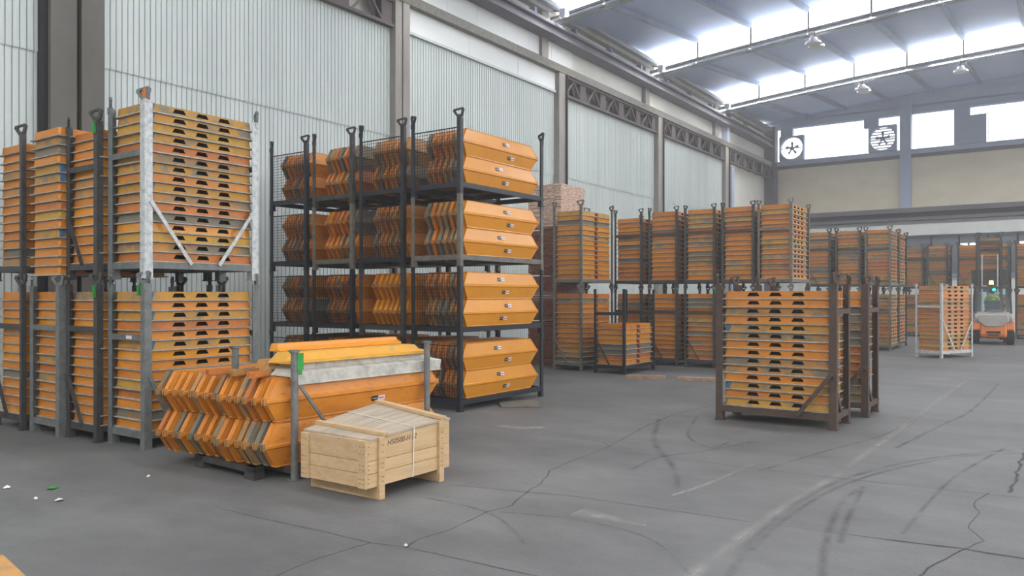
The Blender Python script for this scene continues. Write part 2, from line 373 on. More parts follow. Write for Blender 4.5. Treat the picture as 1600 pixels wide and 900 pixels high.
for k, (px, wd) in enumerate([
    ([(1135, 905), (1165, 860), (1190, 830), (1245, 785), (1330, 745), (1450, 717), (1620, 700)], 0.09),
    ([(1175, 860), (1235, 805), (1320, 757), (1420, 728), (1520, 712), (1620, 708)], 0.07),
    ([(1030, 655), (1022, 690), (1045, 720), (1057, 745), (1060, 765)], 0.11),
    ([(1285, 905), (1290, 850), (1312, 790), (1340, 765)], 0.09),
    ([(1312, 850), (1325, 810), (1345, 770), (1350, 760)], 0.08),
    ([(1090, 650), (1075, 680), (1110, 700), (1140, 690)], 0.06),
    ([(1400, 700), (1470, 665), (1520, 640), (1560, 600)], 0.07),
    ([(1180, 738), (1290, 705), (1380, 680), (1440, 650)], 0.06),
    ([(1410, 835), (1460, 775), (1500, 740), (1570, 700)], 0.06),
    ([(985, 735), (1030, 715), (1100, 705), (1180, 690)], 0.07),
    ([(780, 800), (900, 812), (1010, 840), (1060, 880), (1080, 900)], 0.05),
    ([(620, 770), (760, 800), (820, 850)], 0.05)]):
    ribbon('floor_tyre_mark', px, wd, M['tyremark'], 0.0022 + k * 0.00006)
for k, (px, wd) in enumerate([
    ([(1075, 905), (1130, 860), (1215, 800), (1310, 740), (1380, 690), (1440, 645), (1510, 595)], 0.16),
    ([(900, 800), (960, 812), (1010, 822)], 0.30), ([(780, 665), (815, 669), (850, 668)], 0.35),
    ([(1050, 775), (1110, 755), (1180, 725)], 0.08)]):
    ribbon('floor_dust_mark', px, wd, M['dustmark'], 0.0034 + k * 0.0001)
# painted strip in the near left corner
a, b_, c_, d_ = ground(-30, 868), ground(5, 868), ground(45, 905), ground(-30, 905)
mb = MB(); mb.face([Vector((p.x, p.y, 0.0045)) for p in (a, b_, c_, d_)]); tag(mb.build('floor_paint_stripe', M['floorpaint'], fix=False), kind='structure')

# ------------------------------------------------------------------ structure: left wall
def corrugated(x0, x1, y, z0, z1, pitch=0.105):
    mb = MB(); n = max(1, int((x1 - x0) / pitch)); p = (x1 - x0) / n
    for i in range(n):
        a = x0 + i * p
        P = [(a, y), (a + p * 0.78, y), (a + p * 0.84, y + 0.03), (a + p * 0.94, y + 0.03), (a + p, y)]
        for (xa, ya), (xb, yb) in zip(P, P[1:]): mb.face([(xa, ya, z0), (xb, yb, z0), (xb, yb, z1), (xa, ya, z1)])
    return mb
wl = MB(); wl.box(-12, XF + 0.6, YB, YB + 0.35, 0, 11.45)
wallL = tag(wl.build('wall_left', M['plaster']), kind='structure')
cols = list(zip([-12] + COLX, [c - 0.5 for c in COLX] + [XF - 0.6]))
for i, (a, b) in enumerate(cols):
    if a >= 37.7:      # the last bay is plain plaster
        continue
    top = 8.45
    q = corrugated(a, b, YW + 0.22, 0, 5.8); q2 = corrugated(a, b, YW + 0.20, 5.76, top)
    q.v += []; n = len(q.v); q.v += q2.v; q.f += [tuple(n + k for k in f) for f in q2.f]; q.m += q2.m
    q.box(a, b, YW + 0.12, YB, top, top + 0.07)
    q.build('corrugated_sheet', M['corr'], wallL, fix=False)
mb = MB(); mb.box(-12.3, -12, -27, 14.2, 0, 12.8); tag(mb.build('wall_back_blocker', M['concrete']), kind='structure')  # unseen end wall, added to block light reaching the racks from behind
# columns
for i, x in enumerate(COLX):
    mb = MB()
    if i == 1:
        mb.box(6.06, 6.47, YW, YB, 0, 9.15, 0); mb.box(6.47, 6.55, YW + 0.12, YB, 0, 9.15, 1); mb.box(6.55, 6.93, YW, YB, 0, 9.15, 0)
        mb.box(5.95, 6.06, YW + 0.1, YB, 0, 9.15, 1)
    elif i == 2:
        mb.box(x - 0.5, x - 0.27, YW + 0.02, YB, 0, 9.6, 0); mb.box(x - 0.27, x - 0.24, YW + 0.06, YB, 0, 9.6, 1); mb.box(x - 0.24, x, YW, YB, 0, 9.6, 0)
    else:
        mb.box(x - 0.5, x, YW, YB, 0, 9.12, 0)
    mb.box(x - 1.0, x - 0.62, YB - 0.16, YB, 9.35, 11.4, 0)
    if i >= 3: mb.tube((x - 0.1, YW - 0.05, 0), (x - 0.1, YW - 0.05, 9.1), 0.035, mi=1, seg=8)
    o = mb.build('trim_%d' % (i + 1), [M['concdark'] if i == 1 else M['concrete'], M['gap']]); tag(o, kind='structure')
mb = MB(); mb.box(XF - 0.6, XF, YW - 0.1, YB, 0, 11.4); tag(mb.build('trim_7', M['mauve']), kind='structure')
# pipe in the last bay
mb = MB(); mb.box(38.05, 38.4, YW - 0.02, YW + 0.25, 0, 8.2, 0); mb.box(38.05, 38.4, YW + 0.2, YW + 0.5, 9.3, 10.5, 0); tag(mb.build('trim_8', M['bluegrey']), kind='structure')
# ledge beam, smooth infill in one bay, trusses in the others
mb = MB(); mb.box(14.1, XF - 0.3, YW - 0.02, YB, 9.12, 9.22); mb.box(14.1, XF - 0.3, YW - 0.02, YW + 0.12, 9.22, 9.36); mb.box(14.1, XF - .3, YW + 0.12, YB, 9.22, 9.32)
mb.box(-12, 14.1, YW - 0.02, YB, 9.12, 9.36)
tag(mb.build('trim_9', M['greysteel']), kind='structure')
mb = MB()
for a, b in ((14.6, 17.2), (17.21, 19.6), (19.61, 21.75)): mb.box(a, b, YW + 0.16, YW + 0.3, 8.5, 9.13)
tag(mb.build('trim_10', M['smoothpanel']), kind='structure')
mb = MB()
for k in range(7): mb.box(13.9 + k * 1.35, 13.9 + k * 1.35 + 1.34, YB - 0.05, YB, 9.36, 10.5)
tag(mb.build('trim_11', M['smoothpanel']), kind='structure')
tn = 12
for (a, b) in ((6.93, 14.1), (22.25, 29.45), (29.95, 37.25), (37.75, 44.9)):
    mb = MB(); n = 5; p = (b - a) / n
    mb.box(a, b, YW + 0.05, YW + 0.2, 8.42, 8.50); mb.box(a, b, YW + 0.05, YW + 0.2, 9.04, 9.12)
    mb.box(a, a + 0.12, YW + 0.05, YW + 0.2, 8.5, 9.05)
    for i in range(n):
        x = a + i * p
        mb.box(x + p * 0.72, x + p * 0.98, YW + 0.1, YW + 0.42, 8.5, 9.05, 0)
        mb.face([(x + p * 0.45, YW + 0.3, 9.05), (x + p * 0.72, YW + 0.3, 9.05), (x + p * 0.72, YW + 0.3, 8.5)], 0)
        mb.bar((x + 0.08, YW + 0.12, 8.5), (x + p * 0.42, YW + 0.12, 9.05), 0.05, 0.05, 1)
        mb.bar((x + p * 0.42, YW + 0.12, 9.05), (x + p * 0.76, YW + 0.12, 8.5), 0.05, 0.05, 0)
    tag(mb.build('trim_%d' % tn, [M['truss'], M['greysteel']], fix=False), kind='structure'); tn += 1
# crane rail beam and eave strip
mb = MB()
mb.box(-12, XF - 0.2, YW + 0.02, YW + 0.42, 10.56, 10.62, 0); mb.box(-12, XF - 0.2, YW + 0.16, YW + 0.28, 10.3, 10.6, 0)
mb.box(-12, XF - .2, YW - 0.05, YW + 0.48, 10.22, 10.30, 0); mb.box(-12, XF - 0.2, YW + 0.05, YW + 0.12, 10.62, 10.68, 1)
for x in [k * 2.55 - 10 for k in range(21)]: mb.box(x, x + 0.12, YW + 0.2, YB, 10.4, 10.95, 2)
tag(mb.build('trim_%d' % tn, [M['mauve'], M['beamwhite'], M['purlin']]), kind='structure'); tn += 1
mb = MB(); mb.box(-12, XF, YW + 0.25, YB, 11.05, 11.5, 0); mb.box(-12, XF, YW + 0.05, YW + 0.3, 11.2, 11.3, 1)
tag(mb.build('trim_%d' % tn, [M['concrete'], M['beamwhite']]), kind='structure'); tn += 1

# ------------------------------------------------------------------ structure: sawtooth roof
YS = [13.9 - k * 2.12 for k in range(19)]         # purlin lines
DROP = 0.62
winN = 1
for bi, (xa, xb) in enumerate(zip(BAY, BAY[1:])):
    mb = MB()
    for y0, y1 in zip(YS, YS[1:]):
        za0, za1, zb0, zb1 = zroof(y0) - DROP - 0.2, zroof(y1) - DROP - 0.2, zroof(y0), zroof(y1)
        mb.face([(xa, y0, za0), (xb, y0, zb0), (xb, y1, zb1), (xa, y1, za1)], 0)
        mb.face([(xa, y0, za0 + 0.12), (xa, y1, za1 + 0.12), (xb, y1, zb1 + 0.12), (xb, y0, zb0 + 0.12)], 0)
    for k, y in enumerate(YS[1:-1]):
        z0, z1 = zroof(y) - DROP - 0.2, zroof(y)
        mb.bar((xa + 0.1, y, z0 - 0.09), (xb - 0.15, y, z1 - 0.09), 0.14, 0.18, 1)
    tag(mb.build('ceiling', [M['roof'], M['purlin']], fix=False), kind='structure')
    if bi < len(BAY) - 2:
        # curved light beam under the glazing with hangers
        mb = MB()
        for y0, y1 in zip(YS, YS[1:]):
            z0, z1 = zroof(y0) - DROP - 0.2, zroof(y1) - DROP - 0.2
            mb.bar((xb + 0.05, y0, z0 - 0.13), (xb + 0.05, y1, z1 - 0.13), 0.26, 0.14, 0)
            mb.bar((xb - 0.25, y0, z0 - 0.24), (xb - 0.25, y1, z1 - 0.24), 0.08, 0.06, 0)
            mb.bar((xb, y0, z0 + 0.02 + 0.02), (xb, y1, z1 + 0.04), 0.05, 0.06, 1)
        for k, y in enumerate(YS[1:-1]):
            z1 = zroof(y) - DROP
            mb.bar((xb - 0.02, y, z1 - 0.15), (xb - 0.02, y, zroof(y)), 0.06, 0.06, 1)
            mb.bar((xb - 0.3, y - 0.1, z1 - 0.5), (xb - 0.3, y + 0.1, z1 - 0.5), 0.05, 0.04, 1)
            mb.bar((xb - 0.25, y, z1 - 0.5), (xb - 0.02, y, z1 + 0.1), 0.035, 0.035, 1)
        tag(mb.build('trim_%d' % tn, [M['beamwhite'], M['greysteel']], fix=False), kind='structure'); tn += 1
        mb = MB()
        for y0, y1 in zip(YS, YS[1:]):
            mb.face([(xb, y0, zroof(y0) - DROP - 0.1), (xb, y1, zroof(y1) - DROP - 0.1), (xb, y1, zroof(y1)), (xb, y0, zroof(y0))])
        tag(mb.build('window_%d' % winN, M['skyglass'], fix=False), kind='structure'); winN += 1

# ------------------------------------------------------------------ structure: far wall
mb = MB()
def fw(y1, y0, z0, z1, x0=XF, x1=XF + 0.4, mi=0, b=mb): b.box(x0, x1, y0, y1, z0, z1, mi)
fw(14.2, -27, 0, 6.4, mi=4)
fw(14.2, -27, 6.4, 9.2, mi=0)
fw(14.2, -27, 11.35, 11.75, mi=1)
mb.prism([(14.2, 11.7)] + [(y, zroof(y) + 0.05) for y in YS] + [(YS[-1], 11.7)], 'x', XF, XF + 0.4, 1)
fw(14.2, -27, 9.2, 9.45, XF - 0.18, XF + 0.4, 1); fw(14.2, -27, 9.02, 9.2, XF - 0.06, XF, 2)
for y1, y0 in ((6.92, 6.40), (-0.6, -1.1), (-8.5, -9)): fw(y1, y0, 6.2, 12.2, XF - 0.25, XF + 0.4, 1)
for y1, y0, zz in ((13.14, 12.49, 10.85), (8.71, 8.0, 10.85), (4.45, 3.75, 9.4), (0.2, -0.5, 9.4)): fw(y1, y0, zz, 11.5, XF - 0.02, XF + 0.3, 1)
fw(13.6, -27, 6.12, 6.36, XF - 0.5, XF, 2); fw(13.6, -27, 5.86, 6.12, XF - 0.35, XF, 3); fw(13.6, -27, 5.70, 5.86, XF - 0.55, XF, 2)
fw(13.6, -27, 4.93, 5.5, XF - 0.35, XF, 4)
for k in range(22): fw(13 - 1.25 * k, 12.93 - 1.25 * k, 2.9, 4.93, XF - 0.12, XF, 3)
fw(13.6, -27, 4.86, 4.93, XF - 0.2, XF, 5); fw(13.6, -27, 2.8, 2.92, XF - 0.2, XF, 5)
wf = mb.build('wall_far', [M['beige'], M['bluegrey'], M['mauve'], M['gap'], M['whiteband'], M['purlin']]); tag(wf, kind='structure')
mb = MB(); mb.face([(XF + 0.2, 13.9, 9.4), (XF + 0.2, -27, 9.4), (XF + 0.2, -27, 11.4), (XF + 0.2, 13.9, 11.4)])
tag(mb.build('window_%d' % winN, M['glass'], fix=False), kind='structure'); winN += 1
mb = MB(); lit = MB()
for k in range(21):
    y1, y0 = 12.93 - 1.25 * k, 11.75 - 1.25 * k
    mb.box(XF - 0.06, XF - 0.02, y0, y1, 2.92, 4.86, 0)
tag(mb.build('window_%d' % winN, M['officeglass']), kind='structure'); winN += 1
for y1, y0 in ((4.18, 3.85), (3.75, 3.5), (3.4, 3.1), (1.65, 1.3), (1.2, 0.9)):
    lit.box(XF - 0.075, XF - 0.062, y0, y1, 3.5, 4.45)
tag(lit.build('window_%d' % winN, emis('lit_office_window', (0.9, 0.95, 1, 1), 1.2)), kind='structure'); winN += 1

# fans in the far windows
def wall_fan(yc, label, closed=False):
    t = empty('exhaust_fan', (XF, yc, 9.45)); tag(t, label, 'fan')
    W = 0.68; x0 = -0.32
    mb = MB()
    ring = [(math.cos(2 * math.pi * k / 32) * 0.62, math.sin(2 * math.pi * k / 32) * 0.62 + 0.70) for k in range(32)]
    sq = []
    for (y, z) in ring:
        dy, dz = y, z - 0.70; s = W / max(abs(dy), abs(dz)); sq.append((dy * s, dz * s + 0.70))
    for x in (x0, 0.0):
        for k in range(32):
            j = (k + 1) % 32; mb.face([(x, *ring[k]), (x, *ring[j]), (x, *sq[j]), (x, *sq[k])])
    for k in range(32):
        j = (k + 1) % 32
        mb.face([(x0, *ring[k]), (x0, *ring[j]), (0, *ring[j]), (0, *ring[k])]); mb.face([(x0, *sq[k]), (x0, *sq[j]), (0, *sq[j]), (0, *sq[k])])
    mb.build('fan_housing', M['bluegrey'], t, fix=False)
    hb = MB(); hb.tube((-0.25, 0, 0.70), (-0.08, 0, 0.70), 0.11, seg=16); hb.bar((-0.2, -0.62, 0.7), (-0.2, 0.62, 0.7), 0.04); hb.build('hub', M['purlin'], t)
    for k in range(5):
        an = 2 * math.pi * k / 5 + 0.3; b = MB()
        c, s = math.cos(an), math.sin(an); d = Vector((0, c, s)); n = Vector((0, -s, c))
        q = Vector((-0.16, 0, 0.70))
        P = [q + d * 0.1 - n * 0.03, q + d * 0.36 - n * 0.08, q + d * 0.36 + n * 0.07 + Vector((0.05, 0, 0)), q + d * 0.1 + n * 0.04 + Vector((0.03, 0, 0))]
        b.face(P); b.face([p + Vector((0.012, 0, 0)) for p in reversed(P)]); b.build('blade', M['purlin'], t, fix=False)
    if closed:
        for k in range(8):
            z = 0.2 + k * 0.145; hw = math.sqrt(max(0.01, 0.62 ** 2 - (z - 0.70) ** 2)); b = MB()
            b.box(-0.05, 0.0, -hw, hw, z, z + 0.055); b.build('louvre_slat', M['purlin'], t)
wall_fan(12.46, 'open round exhaust fan in a square housing near the wall corner')
wall_fan(7.75, 'round exhaust fan with horizontal louvre slats in the second clerestory window', True)
t = empty('fan_cover', (XF, 3.72, 9.45)); tag(t, 'blue-grey box cover closing the fan opening in the clerestory windows at right', 'fan cover')
mb = MB(); mb.box(-0.32, 0, -0.7, 0.7, 0, 1.4); mb.build('cover_box', M['bluegrey'], t, bevel=0.01)
mb = MB(); mb.bar((-0.3, -0.78, 0.05), (-0.3, -0.78, 1.42), 0.035); mb.bar((-0.3, -0.78, 1.4), (-0.3, -0.68, 1.4), 0.03); mb.build('pipe', M['beamwhite'], t)

# ceiling lamps on the beams
def lamp(x, y, label, two=False):
    z = zroof(y) - DROP - 0.5
    t = empty('high_bay_lamp', (x - 0.35, y, z - 0.45)); tag(t, label, 'lamp', 'lamps under the roof beams')
    mb = MB(); mb.bar((0, 0, 0.3), (0, 0, 0.55), 0.05); mb.bar((-0.25, 0, 0.3), (0.25, 0, 0.3), 0.05); mb.build('bracket', M['greysteel'], t)
    for s in ((-0.22, 0.24) if two else (0,)):
        mb = MB(); mb.tube((s, 0, 0.28), (s, 0, 0.12), 0.12, 0.18, 16); mb.tube((s, 0, 0.12), (s, 0, 0.04), 0.27, 0.29, 20); mb.build('lamp_shade', M['white'], t)
lamp(29.6, 7.24, 'twin white high-bay lamp under the nearer bright skylight strip', True)
lamp(37.3, 7.12, 'twin white high-bay lamp halfway along the farther skylight strip', True)
lamp(37.3, 3.37, 'white high-bay lamp near the right end of the farther skylight strip')
for xb, nm in ((22.0, 'at the beam end nearest the camera'), (29.6, 'below the left end of the nearer skylight'), (37.3, 'below the left end of the farther skylight')):
    t = empty('wall_lamp', (xb - 0.2, YW - 0.15, 10.85)); tag(t, 'small white box lamp on the left wall ' + nm, 'lamp', 'white box lamps along the eave')
    mb = MB(); mb.box(-0.14, 0.14, -0.12, 0.12, 0, 0.28); mb.build('lamp_body', M['white'], t, bevel=0.015)
    mb = MB(); mb.bar((0, 0, 0.2), (0, 0.5, 0.35), 0.05); mb.build('bracket', M['greysteel'], t)

# ------------------------------------------------------------------ formwork panels
PH = 0.118
def panel_meshes(kind):
    """kind 'slot': 1.5 x 0.75 with three trapezoid slots per long side; 'pair': two 0.73 halves joined by a clamp"""
    fr = MB(); z0, z1 = 0.014, PH - 0.004
    def ring(x0, x1):
        def corner(x, y, i, sx, sy, c):
            return (x - sx * c, y), (x, y - sy * c)
        lo_i, hi_i, lo_c, hi_c = 0.032, 0.034, 0.010, 0.030
        def loop(i, c, z):
            X0, X1, Y0, Y1 = x0 + i, x1 - i, -0.375 + i, 0.375 - i
            return [(X0 + c, Y0, z), (X1 - c, Y0, z), (X1, Y0 + c, z), (X1, Y1 - c, z), (X1 - c, Y1, z), (X0 + c, Y1, z), (X0, Y1 - c, z), (X0, Y0 + c, z)]
        A, B = loop(lo_i, lo_c, z0), loop(hi_i, hi_c, z1)
        for k in range(8):
            j = (k + 1) % 8
            if kind == 'slot' and k in (0, 4):
                sgn = 1 if k == 0 else -1
                def P(x, s):   # s 0 bottom .. 1 top on the slanted wall
                    return Vector((x, sgn * (-0.375 + lo_i + (hi_i - lo_i) * s), z0 + (z1 - z0) * s))
                xs = [-0.31, 0.0, 0.31]; edges = []
                cur = Vector(A[0] if k == 0 else A[5]), Vector(B[0] if k == 0 else B[5])
                for xc in xs:
                    L0, L1 = P(xc - 0.11, 0), P(xc - 0.11, 1)
                    fr.face([cur[0], L0, L1, cur[1]])
                    R0, R1 = P(xc + 0.11, 0), P(xc + 0.11, 1)
                    h = [P(xc - 0.088, 0.30), P(xc + 0.088, 0.30), P(xc + 0.058, 0.80), P(xc - 0.058, 0.80)]
                    fr.face([L0, R0, h[1], h[0]]); fr.face([R0, R1, h[2], h[1]]); fr.face([R1, L1, h[3], h[2]]); fr.face([L1, L0, h[0], h[3]])
                    d = Vector((0, sgn * 0.09, 0))
                    for q in range(4):
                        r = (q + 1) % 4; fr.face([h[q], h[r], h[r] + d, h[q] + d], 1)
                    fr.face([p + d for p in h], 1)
                    cur = R0, R1
                E0, E1 = Vector(A[1] if k == 0 else A[4]), Vector(B[1] if k == 0 else B[4])
                fr.face([cur[0], E0, E1, cur[1]])
            else:
                fr.face([A[k], A[j], B[j], B[k]])
        # upper flange of the frame and recessed web
        I = loop(0.13, 0.01, z1); W_ = loop(0.13, 0.01, z1 - 0.03)
        for k in range(8):
            j = (k + 1) % 8; fr.face([B[k], B[j], I[j], I[k]]); fr.face([I[k], I[j], W_[j], W_[k]])
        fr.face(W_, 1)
        for xr in [x0 + (x1 - x0) * q / 4 for q in (1, 2, 3)]: fr.box(xr - 0.02, xr + 0.02, -0.245, 0.245, z1 - 0.03, z1 - 0.004)
    if kind == 'slot': ring(-0.75, 0.75)
    else: ring(-0.75, -0.012); ring(0.012, 0.75)
    fm = fr.mesh('panel_frame', [M['orange'], M['inside_shade']], fix=False)
    sh = MB()
    if kind == 'slot': sh.box(-0.75, 0.75, -0.375, 0.375, 0, 0.014)
    else: sh.box(-0.75, -0.005, -0.375, 0.375, 0, 0.014); sh.box(0.005, 0.75, -0.375, 0.375, 0, 0.014)
    sm = sh.mesh('plywood_sheet', M['ply'])
    cl = None
    if kind == 'pair':
        c = MB()
        for y in (-0.385, 0.345): c.box(-0.035, 0.035, y, y + 0.04, 0.02, 0.085)
        cl = c.mesh('joining_clamp', M['redclamp'])
    return fm, sm, cl
PM = {k: panel_meshes(k) for k in ('slot', 'pair')}
FIN = {'orange': 'clean orange', 'orange2': 'bright amber', 'rustor': 'burnt orange', 'worn': 'worn orange', 'ochre': 'yellowish', 'cement': 'cement-covered grey', 'blueend': 'blue-ended orange'}
def make_panel(kind):
    o = put('formwork_panel', PM[kind][0]); o.material_slots[0].link = 'OBJECT'
    put('plywood_sheet', PM[kind][1], o)
    if PM[kind][2]: put('joining_clamp', PM[kind][2], o)
    o.location = (0, 0, -50)
    return o
protos = {k: make_panel(k) for k in ('slot', 'pair')}
used = set(); NP = [0]; STUFF = []
MIX = {'clean': ['orange'] * 13 + ['orange2'] * 3 + ['rustor'] * 2 + ['worn'] * 2 + ['cement'],
       'dirty': ['orange'] * 3 + ['rustor'] * 2 + ['worn'] * 4 + ['ochre'] * 2 + ['cement'] * 3 + ['blueend'] * 2,
       'mixed': ['orange'] * 7 + ['rustor'] * 3 + ['worn'] * 3 + ['ochre'] * 2 + ['cement'] * 2}
def stack_panels(kind, cx, cy, z, rz, n, mix, where, group, lst=None, single=True, pitch=PH):
    for i in range(n):
        f = lst[i % len(lst)] if lst else random.choice(MIX[mix])
        x, y = cx + random.uniform(-.008, .008), cy + random.uniform(-.008, .008); a = rz + math.radians(random.uniform(-.4, .4))
        if not single:
            STUFF.append((kind, f, Matrix.Translation((x, y, z + i * pitch)) @ Matrix.Rotation(a, 4, 'Z'))); continue
        if kind not in used: used.add(kind); o = protos[kind]
        else: o = copy_tree(protos[kind])
        o.location = (x, y, z + i * pitch); o.rotation_euler.z = a
        o.material_slots[0].link = 'OBJECT'; o.material_slots[0].material = M[f]
        pos = 'topmost' if i == n - 1 else (ORD[n - i] + ' from top' if n - i < len(ORD) else 'lowest')
        if i == 0: pos = 'lowest'
        tag(o, '%s panel, %s in the %s' % (FIN[f], pos, where), 'formwork panel', group)
        NP[0] += 1

# ------------------------------------------------------------------ stacking racks
def eye_mesh(m):
    """trapezoid lifting eye standing in the YZ plane"""
    mb = MB(); o = [(-0.035, 0), (0.035, 0), (0.075, 0.085), (0.06, 0.11), (-0.06, 0.11), (-0.075, 0.085)]
    cy, cz = 0, 0.068; i_ = [(cy + (y - cy) * 0.5, cz + (z - cz) * 0.5) for y, z in o]
    for x in (-0.012, 0.012):
        for k in range(6):
            j = (k + 1) % 6; mb.face([(x, *o[k]), (x, *o[j]), (x, *i_[j]), (x, *i_[k])])
    for L_ in (o, i_):
        for k in range(6):
            j = (k + 1) % 6; mb.face([(-0.012, *L_[k]), (0.012, *L_[k]), (0.012, *L_[j]), (-0.012, *L_[j])])
    return mb.mesh('lifting_eye', m, fix=False)
EYES = {}
RC = {}
def make_rack(lx, ly, h, m, eyes=True, foot=0.12, longbrace=None, shortbrace=None, bar=1.3, mesh=None, ps=0.06, light=None, key=None, postx=True, name='stacking_rack', barback=True, eyescale=1.25):
    """rack local frame: origin at a foot corner, x along the long side, y along the short side; the short side at x=0 faces the viewer"""
    t = empty(name)
    mm = M[m]
    for ix, x in enumerate((0, lx)):
        for iy, y in enumerate((0, ly)):
            sx, sy = (1 if ix == 0 else -1), (1 if iy == 0 else -1)
            mb = MB(); X = sorted((x, x + sx * ps)); Y = sorted((y, y + sy * ps))
            Xt = sorted((x, x + sx * 0.008)); Yt = sorted((y, y + sy * 0.008))
            # angle-section post with a closed foot
            mb.box(Xt[0], Xt[1], Y[0], Y[1], 0.02, h - 0.004); mb.box(X[0] + 0.0005, X[1] - 0.0005, Yt[0] + 0.0004, Yt[1] + 0.0004, 0.02, h - 0.006)
            mb.box(X[0] - 0.002, X[1] + 0.002, Y[0] - 0.002, Y[1] + 0.002, 0.0, foot + 0.078); mb.box(X[0] - 0.012, X[1] + 0.012, Y[0] - 0.012, Y[1] + 0.012, 0, 0.012)
            tx, ty = sorted((x - sx * 0.006, x + sx * 0.045)), sorted((y - sy * 0.006, y + sy * 0.045)); mb.box(tx[0], tx[1], ty[0], ty[1], h - 0.08, h)
            o = mb.build('corner_post', M[light] if (light and iy == 0) else mm, t)
            if light and iy == 0: o['label'] = 'whitened galvanised corner post'
            if eyes:
                e = put('lifting_eye', EYES.setdefault(m, eye_mesh(mm)), o, (x + sx * 0.02, y + sy * 0.02, h - 0.005)); e.scale = (eyescale,) * 3
                e.rotation_euler = (math.radians(-12 * sy), 0, math.radians(25 * sx * sy))
    mb = MB(); zb = foot
    for y in (0.004, ly - 0.05): mb.box(ps, lx - ps, y, y + 0.046, zb, zb + 0.08)
    for x in (0.004, lx - 0.05, lx * 0.33, lx * 0.66): mb.box(x, x + 0.046, ps if x in (0.004, lx - 0.05) else 0.05, ly - (ps if x in (0.004, lx - 0.05) else 0.05), zb, zb + 0.08)
    mb.build('base_frame', mm, t)
    if bar:
        for x in (0.0, lx - 0.02):
            b = MB(); b.box(x, x + 0.02, ps, ly - ps, bar, bar + 0.07); b.build('cross_bar', mm, t)
        if barback:
            b = MB(); b.box(ps, lx - ps, ly - 0.02, ly, bar, bar + 0.05); b.build('cross_bar', mm, t)
    if longbrace:
        zt, dx = longbrace
        for s in (0, 1):
            x0 = ps if s == 0 else lx - ps; x1 = x0 + (dx if s == 0 else -dx)
            b = MB(); b.bar((x0 + (-0.03 if s == 0 else 0.03), -0.008, zt), (x1, -0.008, zb + 0.06), 0.045, 0.012, up=Vector((0, 1, 0))); b.build('diagonal_brace', M[light] if light else mm, t)
    if shortbrace:
        zt, dy = shortbrace
        b = MB(); b.bar((-0.008, ly - ps + 0.03, zt), (-0.008, ly - ps - dy, zb + 0.06), 0.012, 0.045, up=Vector((1, 0, 0))); b.build('diagonal_brace', mm, t)
    if mesh:
        b = MB(); z0, z1 = zb + 0.1, mesh
        n = int((ly - 2 * ps) / 0.05)
        for k in range(n + 1):
            y = ps + (ly - 2 * ps) * k / n; b.box(0.012, 0.017, y - 0.0025, y + 0.0025, z0, z1)
        n = int((z1 - z0) / 0.05)
        for k in range(n + 1):
            z = z0 + (z1 - z0) * k / n; b.box(0.010, 0.015, ps, ly - ps, z - 0.0025, z + 0.0025)
        b.bar((0.014, ps, z1), (0.014, ly - ps, z1), 0.016)
        b.build('wire_mesh', mm, t, fix=False)
    return t
def rack(loc, rz, label, group, cat='stacking rack', **k):
    key = repr(sorted(k.items()))
    if key not in RC: RC[key] = make_rack(**k); t = RC[key]
    else: t = copy_tree(RC[key])
    t.location = loc; t.rotation_euler.z = rz
    tag(t, label, cat, group)
    return t

RL = 2.0   # height of one level
# ---- left group
LG = 'racks of flat panels at the left'; PG = 'flat panels racked at the left'
GL = 'galv'
top_list = ['orange', 'rustor', 'ochre', 'orange', 'orange2', 'cement', 'rustor', 'cement', 'rustor', 'blueend', 'orange', 'cement', 'orange', 'worn', 'ochre', 'ochre', 'ochre']
top_list = ['orange', 'rustor', 'worn', 'ochre', 'orange2', 'cement', 'rustor', 'worn', 'blueend', 'orange', 'blueend', 'worn', 'rustor', 'blueend', 'ochre', 'blueend', 'blueend']
low_list = ['orange', 'cement', 'orange', 'rustor', 'ochre', 'orange', 'orange', 'orange2', 'blueend', 'orange', 'rustor', 'blueend', 'orange', 'blueend']
r = rack((4.98, 8.73, 0), 0, 'lower galvanised stacking rack behind the pile of angled panels', LG, ps=0.09, lx=1.58, ly=0.82, h=1.95, m='galv', longbrace=(0.85, 0.28), bar=1.27)
mb = MB(); mb.box(-0.004, 0, 0.28, 0.40, 1.285, 1.325); mb.build('white_label_plate', M['stickerwhite'], r)
mb = MB(); mb.box(-0.03, 0.09, 0.09, 0.12, 1.8, 1.93); mb.build('green_tag', M['green'], r)
stack_panels('slot', 5.77, 9.14, 0.2, 0, 14, 'dirty', 'lower galvanised rack behind the angled pile', PG, low_list)
r = rack((4.98, 8.73, 2.0), 0, 'upper galvanised stacking rack with whitened front posts, tallest at left', LG, ps=0.10, lx=1.58, ly=0.82, h=2.1, m='galv', longbrace=(0.92, 0.5), bar=1.45, light='galvlight')
mb = MB(); mb.box(0.0, 0.07, 0.0, 0.07, 2.1, 2.22); mb.build('orange_plate', M['rustor'], r)
stack_panels('slot', 5.77, 9.14, 2.2, 0, 16, 'dirty', 'upper galvanised rack with whitened posts', PG, top_list[-16:])
r = rack((4.88, 9.62, 0), 0, 'lower dark grey rack with diagonal brace, second stack from the crate', LG, ps=0.08, lx=1.58, ly=0.76, h=1.95, m='darksteel', shortbrace=(0.8, 0.34), bar=1.35)
mb = MB(); mb.box(-0.03, 0.09, 0.02, 0.05, 1.78, 1.93); mb.build('green_tag', M['green'], r)
stack_panels('slot', 5.67, 10.0, 0.2, 0, 14, 'clean', 'lower dark rack, second left stack', PG)
rack((4.88, 9.62, 2.0), 0, 'upper dark grey rack with diagonal brace, second stack from the crate', LG, ps=0.08, lx=1.58, ly=0.76, h=1.95, m='darksteel', shortbrace=(0.8, 0.34), bar=1.35)
stack_panels('slot', 5.67, 10.0, 2.2, 0, 14, 'clean', 'upper dark rack, second left stack', PG)
